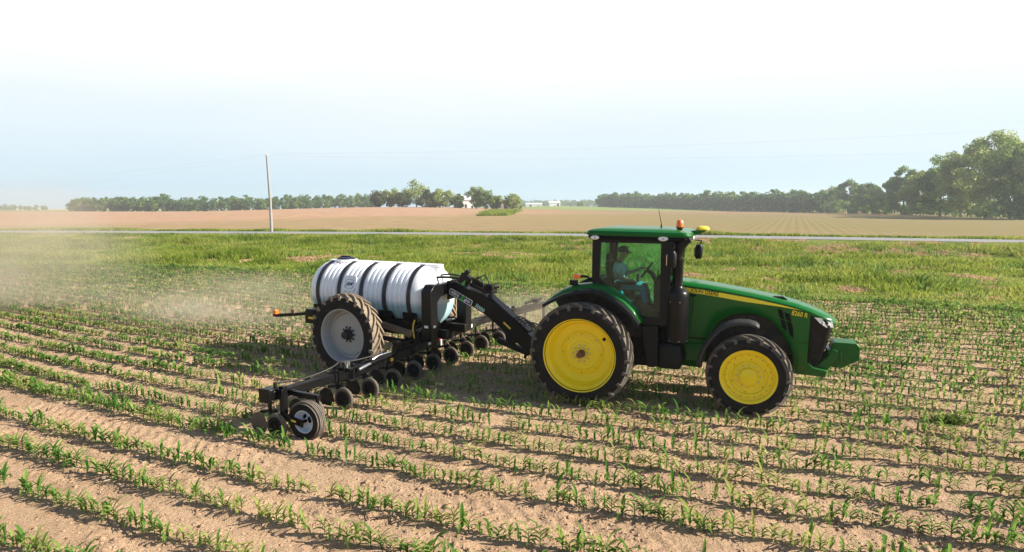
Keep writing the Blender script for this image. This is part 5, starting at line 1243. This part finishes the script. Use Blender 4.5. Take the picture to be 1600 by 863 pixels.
def hose(pts, r_=0.017, mat='hose', name='hose'):
    cp = [Vector(p) for p in pts]; out = []
    for i in range(len(cp) - 1):
        p0 = cp[max(i - 1, 0)]; p1 = cp[i]; p2 = cp[i + 1]; p3 = cp[min(i + 2, len(cp) - 1)]
        for k in range(6):
            t = k / 6; out.append(0.5 * ((2 * p1) + (-p0 + p2) * t + (2 * p0 - 5 * p1 + 4 * p2 - p3) * t * t + (-p0 + 3 * p1 - 3 * p2 + p3) * t ** 3))
    out.append(cp[-1]); b = MB(); b.tube(out, r_, 7); return ip(name, b, MT[mat], ang=60)
hose([(1.25, -0.22, 2.02), (1.40, -0.25, 2.16), (1.75, -0.20, 2.20), (2.12, -0.12, 2.18)], 0.03)
hose([(1.2, -0.12, 2.05), (1.45, -0.10, 2.20), (1.85, -0.02, 2.25), (2.25, 0.06, 2.16)], 0.022)
hose([(1.35, -0.06, 2.15), (1.33, -0.10, 2.28), (1.45, -0.12, 2.38), (1.56, -0.1, 2.42)], 0.012)
hose([(2.45, -0.02, 2.16), (2.62, -0.12, 2.24), (2.75, -0.15, 2.10), (2.72, -0.16, 1.95)], 0.014)
hose([(2.40, 0.08, 2.12), (2.6, 0.1, 2.25), (2.78, 0.0, 2.2), (2.8, 0.0, 1.98)], 0.014)
for k in range(4): hose([(3.50 + 0.05 * k, -0.10 + 0.06 * k, 1.36 - 0.04 * k), (3.72 + 0.03 * k, -0.12 + 0.06 * k, 1.40 - 0.05 * k), (3.95, -0.12 + 0.07 * k, 1.18 + 0.02 * k), (4.15 + 0.06 * k, -0.14 + 0.09 * k, 1.05), (4.6, -0.2 + 0.13 * k, 1.25)], 0.016)
hose([(1.38, -0.93, 0.86), (1.36, -0.95, 1.1), (1.40, -0.93, 1.28)], 0.016, 'reflect', 'yellow_hose')
hose([(0.45, -0.75, 1.10), (0.8, -0.78, 1.0), (1.1, -0.75, 0.98), (1.35, -0.7, 1.12)], 0.016)
hose([(1.1, -0.95, 1.0), (0.8, -1.0, 1.09), (0.4, -0.98, 1.14)], 0.018)
# rear cross light bar and box
b = MB(); b.bar((-1.0, -1.28, 1.32), (-2.42, -1.42, 1.16), 0.07, 0.075); b.bar((-1.0, 1.28, 1.32), (-2.42, 1.42, 1.16), 0.07, 0.075); b.bar((-1.05, -1.30, 1.30), (-1.05, 1.30, 1.30), 0.08, 0.08); ip('light_arm', b, MT['dusty'], bevel=0.008)
for sg in (-1, 1):
    b = MB(); b.box((-2.40, sg * 1.43, 1.25), (0.10, 0.11, 0.11)); o_ = ip('warning_light', b, MT['amber'], bevel=0.012)
    b = MB(); b.box((-2.445, sg * 1.425, 1.22), (0.03, 0.09, 0.17)); b.build('lamp_back', MT['ink'], o_, bevel=0.005)
    b = MB(); b.box((-1.86, sg * 1.36, 1.30), (0.10, 0.11, 0.10)); o_ = ip('rear_lamp', b, MT['rustarm'], bevel=0.01)
b = MB(); b.box((-1.28, -1.22, 1.18), (0.52, 0.22, 0.30)); b.box((-1.22, -1.22, 1.36), (0.55, 0.26, 0.05)); TB = ip('tool_box', b, MT['black'], bevel=0.01)
b = MB(); b.box((-1.32, -1.334, 1.17), (0.22, 0.006, 0.05)); b.build('reflector', MT['reflect'], TB, ang=0)
# lift arms between frame and toolbar
for sg in (-1, 1):
    b = MB(); b.bar((0.15, sg * 1.02, 1.20), (1.30, sg * 0.98, 0.97), 0.10, 0.13); b.cyl((1.29, sg * 1.04, 0.97), (1.29, sg * 0.92, 0.97), 0.085, seg=16); b.box((0.1, sg * 0.95, 1.12), (0.2, 0.25, 0.25)); ip('lift_arm', b, MT['rustarm'], bevel=0.012)
    b = MB(); b.bar((0.3, sg * 0.9, 0.78), (1.30, sg * 0.92, 0.74), 0.08, 0.10); b.prism([(1.18, 0.66), (1.50, 0.66), (1.46, 1.0), (1.30, 1.08), (1.18, 1.0)], sg * 0.86, sg * 0.90); b.box((1.1, sg * 0.80, 0.86), (0.10, 0.1, 0.24)); ip('lower_link', b, MT['dusty'], bevel=0.01)
    b = MB(); b.cyl((1.30, sg * 1.00, 0.99), (1.42, sg * 0.55, 1.04), 0.028, seg=12, mat=1); b.cyl((1.41, sg * 0.56, 1.038), (1.52, sg * 0.12, 1.08), 0.055, seg=14, mat=0); b.box((1.41, sg * 0.55, 1.09), (0.05, 0.09, 0.05)); ip('lift_cylinder', b, [MT['black'], MT['chrome']], bevel=0.004)
# toolbar
def zb(y): return float(np.interp(y, [-5.2, -3.25, -2.0, 2.0, 3.2], [0.715, 0.625, 0.615, 0.78, 0.82]))
def low(y): return Matrix.Translation((0, 0, zb(y) - 0.86))
BX = 1.45
wing_n0, wing_n1 = (BX, -2.05), (1.47, -5.22)
b = MB(); b.bar((BX, -2.05, zb(-2.05)), (BX, 2.05, zb(2.05)), 0.16, 0.18); ip('toolbar_beam', b, MT['dusty'], bevel=0.012)
b = MB(); b.bar((BX, -3.32, zb(-3.32)), (1.48, -5.15, zb(-5.15)), 0.15, 0.16); b.bar((BX, -2.052, zb(-2.05)), (BX, -3.10, zb(-3.1)), 0.16, 0.18); ip('toolbar_beam', b, MT['black'], bevel=0.012)
b = MB(); b.bar((BX, 2.052, zb(2.05)), (1.72, 3.2, 0.82), 0.16, 0.18); b.bar((1.74, 3.25, 0.82), (1.98, 5.1, 0.82), 0.16, 0.18); ip('toolbar_beam', b, MT['dusty'], bevel=0.012)
b = MB(); b.xf = Matrix.Translation((0, 0, -0.075)); b.box((1.44, -5.23, 0.80), (0.25, 0.025, 0.24)); b.box((1.42, -5.10, 0.81), (0.24, 0.20, 0.175)); ip('end_plate', b, MT['black'], bevel=0.01)
def hinge(x, y, m='black'):
    b = MB(); b.xf = low(y); b.box((x, y, 0.98), (0.34, 0.34, 0.035)); b.box((x + 0.02, y, 0.76), (0.34, 0.36, 0.03)); b.box((x - 0.05, y - 0.18, 0.87), (0.22, 0.03, 0.26)); b.box((x - 0.05, y + 0.18, 0.87), (0.22, 0.03, 0.26)); b.cyl((x + 0.10, y, 0.70), (x + 0.10, y, 1.06), 0.04, seg=12)
    o = ip('wing_hinge', b, MT[m], bevel=0.008)
    b = MB(); b.xf = low(y); b.cyl((x - 0.06, y + 0.03, 1.0), (x - 0.06, y + 0.03, 1.07), 0.05, seg=10); b.cyl((x + 0.02, y - 0.08, 1.0), (x + 0.02, y - 0.08, 1.05), 0.03, seg=8); b.build('hinge_pin', MT['chrome'], o)
hinge(BX, -3.2); hinge(1.72, 3.25, 'dusty')
b = MB(); b.xf = low(-2.5); b.cyl((1.63, -3.12, 0.93), (1.60, -2.72, 0.96), 0.030, seg=10, mat=1); b.cyl((1.60, -2.74, 0.96), (1.56, -1.95, 0.99), 0.055, seg=14); b.box((1.56, -1.9, 0.98), (0.10, 0.10, 0.12)); b.tube([(1.60, -2.68, 1.02), (1.62, -2.5, 1.07), (1.60, -2.2, 1.06), (1.58, -2.05, 1.05)], 0.018, 6, mat=1); ip('wing_cylinder', b, [MT['black'], MT['chrome']], bevel=0.004)
b = MB(); b.xf = low(3.2); b.cyl((1.80, 3.2, 0.96), (1.72, 2.3, 1.02), 0.06, seg=12); b.cyl((1.72, 2.3, 1.02), (1.66, 1.9, 1.03), 0.03, seg=10, mat=1); ip('wing_cylinder', b, [MT['dusty'], MT['chrome']])
b = MB(); b.xf = low(-1.5); b.box((BX - 0.05, -1.62, 1.06), (0.14, 0.13, 0.20)); b.box((1.42, -1.35, 1.02), (0.1, 0.2, 0.12)); ip('bar_post', b, MT['black'], bevel=0.01)
for y, x in ((-3.62, 1.455), (-1.20, BX), (-2.3, BX), (0.4, BX), (1.2, BX)):
    for dy in (-0.05, 0.05): b = MB(); b.box((x, y + dy, zb(y)), (0.19, 0.02, 0.205)); ip('clamp', b, MT['black'], bevel=0.004)
b = MB(); b.box((1.534, -0.55, zb(-0.55)), (0.006, 0.10, 0.06)); b.box((1.534, 1.35, zb(1.35)), (0.006, 0.14, 0.09)); ip('warning_sticker', b, MT['white'], ang=0)
b = MB(); b.xf = low(-0.2); b.box((1.56, -0.16, 0.92), (0.05, 0.10, 0.10)); b.cyl((1.60, -0.32, 0.98), (1.60, -0.24, 0.98), 0.07, seg=14, mat=1); b.cyl((1.58, -0.5, 0.97), (1.58, -0.44, 0.97), 0.06, seg=12, mat=1); b.box((1.60, -0.16, 0.80), (0.02, 0.05, 0.14), 2); ip('pump_fitting', b, [MT['red'], MT['chrome'], MT['white']], bevel=0.005)
b = MB(); b.xf = low(-2.0); b.box((1.57, -2.02, 0.88), (0.05, 0.07, 0.06)); b.box((1.54, -1.98, 0.84), (0.03, 0.05, 0.04)); ip('yellow_fitting', b, MT['reflect'], bevel=0.01)
hose([(1.34, -1.60, 0.87), (1.38, -1.95, 0.80), (1.36, -2.45, 0.77), (1.33, -2.95, 0.79), (1.34, -3.3, 0.85), (1.38, -3.6, 0.81), (1.36, -4.05, 0.77), (1.39, -4.5, 0.80), (1.42, -4.95, 0.87)], 0.016)
b = MB(); b.cyl((1.36, -3.34, 0.74), (1.36, -3.34, 0.86), 0.03, seg=8); ip('hose_clip', b, MT['dusty'])
b = MB(); b.cyl((1.42, -4.98, 0.78), (1.42, -4.98, 0.89), 0.035, seg=8); ip('hose_clip', b, MT['dusty'])
# gauge wheel on the wing end
GW = empty('gauge_wheel', IMP, (2.06, -4.93, 0.315)); GW.rotation_euler = (0, 0, rad(4))
tyre(GW, 0.335, 0.20, 0.185, 20, [MT['rubber'], MT['tread']], 0.014, 0.02, plain=True)
b = MB(); b.lathe([(-0.075, 0.185), (-0.09, 0.192), (-0.092, 0.182), (-0.07, 0.168), (-0.02, 0.16), (0.0, 0.14), (0.005, 0.06), (-0.02, 0.05), (-0.02, 0)], 40, 'y'); b.lathe([(0.08, 0.19), (0.05, 0.15), (0.04, 0.0)], 24, 'y'); b.build('rim', MT['bluegrey'], GW, ang=30)
b = MB()
b.prism([(0.03, 0.05), (0.10, 0.11), (0.125, 0.05), (0.09, -0.03), (0.05, -0.02)], -0.03, -0.006); b.prism([(-0.06, 0.08), (-0.01, 0.12), (0.0, 0.06), (-0.05, 0.02)], -0.03, -0.006); b.build('rim_opening', MT['ink'], GW, bevel=0.005)
b = MB(); b.bar((1.64, -5.02, 0.87), (1.64, -5.02, 0.30), 0.085, 0.11, 0, (1, 0, 0)); b.bar((1.48, -5.02, 0.73), (1.68, -5.02, 0.73), 0.13, 0.18); b.bar((1.66, -5.055, 0.37), (2.10, -5.055, 0.29), 0.03, 0.12); b.bar((1.66, -4.80, 0.69), (2.22, -4.80, 0.69), 0.08, 0.085); b.bar((1.50, -4.80, 0.70), (1.68, -4.80, 0.70), 0.08, 0.09); b.bar((2.18, -4.80, 0.70), (2.18, -4.80, 0.50), 0.04, 0.05, 0, (1, 0, 0)); b.bar((2.18, -4.80, 0.5), (2.06, -4.80, 0.315), 0.04, 0.05); b.cyl((2.06, -5.06, 0.315), (2.06, -4.80, 0.315), 0.03, seg=10); ip('gauge_wheel_bracket', b, MT['black'], bevel=0.01)
b = MB(); b.box((1.92, -5.078, 0.33), (0.20, 0.02, 0.10), 0, Matrix.Rotation(0.15, 3, 'Y')); b.box((1.92, -5.09, 0.33), (0.10, 0.012, 0.03), 1, Matrix.Rotation(0.15, 3, 'Y')); ip('wheel_adjuster', b, [MT['black'], MT['reflect']], bevel=0.005)

# coulter units along the bar
def coulter(y, x0, m):
    cu = empty('coulter_unit', IMP, (x0, y, 0))
    zt = zb(y); b = MB(); b.bar((-0.10, 0, zt + 0.06), (-0.10, 0, 0.34), 0.045, 0.05, 0, (1, 0, 0)); b.bar((-0.10, 0, 0.38), (0.0, 0, 0.34), 0.045, 0.05); b.cyl((-0.14, 0.05, zt), (-0.14, 0.05, 0.40), 0.018, seg=6); b.box((-0.095, 0, zt), (0.04, 0.11, 0.20)); b.bar((0.0, 0.02, 0.42), (-0.34, 0.02, 0.36), 0.05, 0.05); b.cyl((0.02, 0.0, 0.34), (0.02, 0.0, 0.46), 0.042, seg=10); b.bar((-0.12, 0.0, 0.40), (-0.02, -0.03, 0.22), 0.03, 0.04); b.build('shank', m, cu, bevel=0.006)
    b = MB(); b.lathe([(-0.055, 0.10), (-0.055, 0.135), (-0.06, 0.16), (-0.05, 0.205), (-0.03, 0.222), (-0.008, 0.222), (0.01, 0.205), (0.02, 0.14), (0.02, 0.06)], 36, 'y', (0.10, -0.03, 0.195), mats=[0, 0, 1, 1, 1, 1, 0, 0]); b.lathe([(-0.03, 0.0), (-0.03, 0.10), (-0.055, 0.12)], 24, 'y', (0.10, -0.03, 0.195)); b.lathe([(-0.075, 0.0), (-0.075, 0.035), (-0.03, 0.045)], 14, 'y', (0.10, -0.03, 0.195)); b.build('press_wheel', [MT['rubber'], MT['tread']], cu, ang=35)
    b = MB(); b.lathe([(-0.006, 0.0), (-0.008, 0.05), (-0.002, 0.19), (0.002, 0.19), (0.008, 0.05), (0.006, 0.0)], 40, 'y', (-0.40, 0.02, 0.13)); b.build('coulter_disc', MT['rustarm'] if y < -4.9 else MT['dusty'], cu, ang=30)
    b = MB(); b.tube([(-0.12 + 0.09 * math.cos(t), 0.05 + 0.05 * t / 6, 0.44 + 0.09 * math.sin(t)) for t in np.linspace(-1.5, 5.2, 22)], 0.014, 6); b.build('spring', MT['rustarm'], cu, ang=60)
for k in range(13):
    y = -4.95 + 0.762 * k if k else -5.05
    x0 = BX if y < 2.0 else 1.45 + (y - 2.0) * 0.18
    coulter(y, x0, MT['black'] if y < -1.5 else MT['dusty'])
b = MB(); b.xf = Matrix.Translation((0, 0, -0.05)); b.tube([(2.0, 5.0, 0.9), (2.0, 5.0, 0.35)], 0.05, 8); b.bar((1.75, 4.2, 1.02), (1.95, 4.9, 1.06), 0.06, 0.06); b.box((1.9, 4.6, 1.05), (0.2, 0.2, 0.1)); ip('wing_end', b, MT['dusty'])
GF = empty('gauge_wheel', IMP, (2.45, 4.95, 0.315)); tyre(GF, 0.335, 0.20, 0.185, 20, [MT['rubber'], MT['tread']], 0.014, 0.02, plain=True)
b = MB(); b.lathe([(-0.09, 0.192), (-0.07, 0.168), (0.0, 0.14), (0.0, 0.0)], 32, 'y'); b.build('rim', MT['bluegrey'], GF)

# ------------------------------------------------------------------ dust raised by the implement, and the air
def dust(name, loc, scale, dens, label, rz=0.0, nscale=1.6):
    m, nt, out = nmat(name + ' volume'); N = nt.nodes; Lk = nt.links
    t = N.new('ShaderNodeTexCoord')
    ln = N.new('ShaderNodeVectorMath'); ln.operation = 'LENGTH'; Lk.new(t.outputs['Object'], ln.inputs[0])
    fall = N.new('ShaderNodeMapRange'); fall.interpolation_type = 'SMOOTHSTEP'; fall.inputs[1].default_value = 1.0; fall.inputs[2].default_value = 0.1; Lk.new(ln.outputs['Value'], fall.inputs[0])
    ns = N.new('ShaderNodeTexNoise'); ns.inputs['Scale'].default_value = nscale; ns.inputs['Detail'].default_value = 4; Lk.new(t.outputs['Object'], ns.inputs['Vector'])
    r = N.new('ShaderNodeMapRange'); r.inputs[1].default_value = 0.35; r.inputs[2].default_value = 0.75; Lk.new(ns.outputs[0], r.inputs[0])
    a = N.new('ShaderNodeMath'); a.operation = 'MULTIPLY'; Lk.new(fall.outputs[0], a.inputs[0]); Lk.new(r.outputs[0], a.inputs[1])
    d = N.new('ShaderNodeMath'); d.operation = 'MULTIPLY'; d.inputs[1].default_value = dens; Lk.new(a.outputs[0], d.inputs[0])
    v = N.new('ShaderNodeVolumePrincipled'); v.inputs['Color'].default_value = (0.86, 0.76, 0.62, 1); v.inputs['Anisotropy'].default_value = 0.2
    Lk.new(d.outputs[0], v.inputs['Density']); Lk.new(v.outputs[0], out.inputs['Volume'])
    b = MB(); b.ball((0, 0, 0), 1.0, 20, 12); o = b.build(name, m); o.location = loc; o.scale = scale; o.rotation_euler = (0, 0, rz)
    tag(o, label, 'dust', kind='stuff')
dust('dust_cloud', (-9.5, 19.5, 0.7), (6.8, 3.6, 1.5), 0.26, 'low dust trailing behind the tank', -0.45)
dust('dust_plume', (-18.0, 22.5, 1.8), (5.6, 3.6, 4.2), 0.42, 'pale dust hanging at the left edge of the field')
dust('toolbar_dust', (0.2, 18.2, 0.6), (2.8, 2.0, 1.0), 0.5, 'dust around the far wing of the toolbar', -0.3)
hm, hnt, hout = nmat('air'); hv = hnt.nodes.new('ShaderNodeVolumePrincipled'); hv.inputs['Color'].default_value = (0.86, 0.93, 1.0, 1); hv.inputs['Density'].default_value = 0.00036; hv.inputs['Anisotropy'].default_value = 0.3
hnt.links.new(hv.outputs[0], hout.inputs['Volume'])
b = MB(); b.box((0, 600, -5.0), (2600, 1900, 84)); tag(b.build('haze', hm, ang=0), kind='stuff')
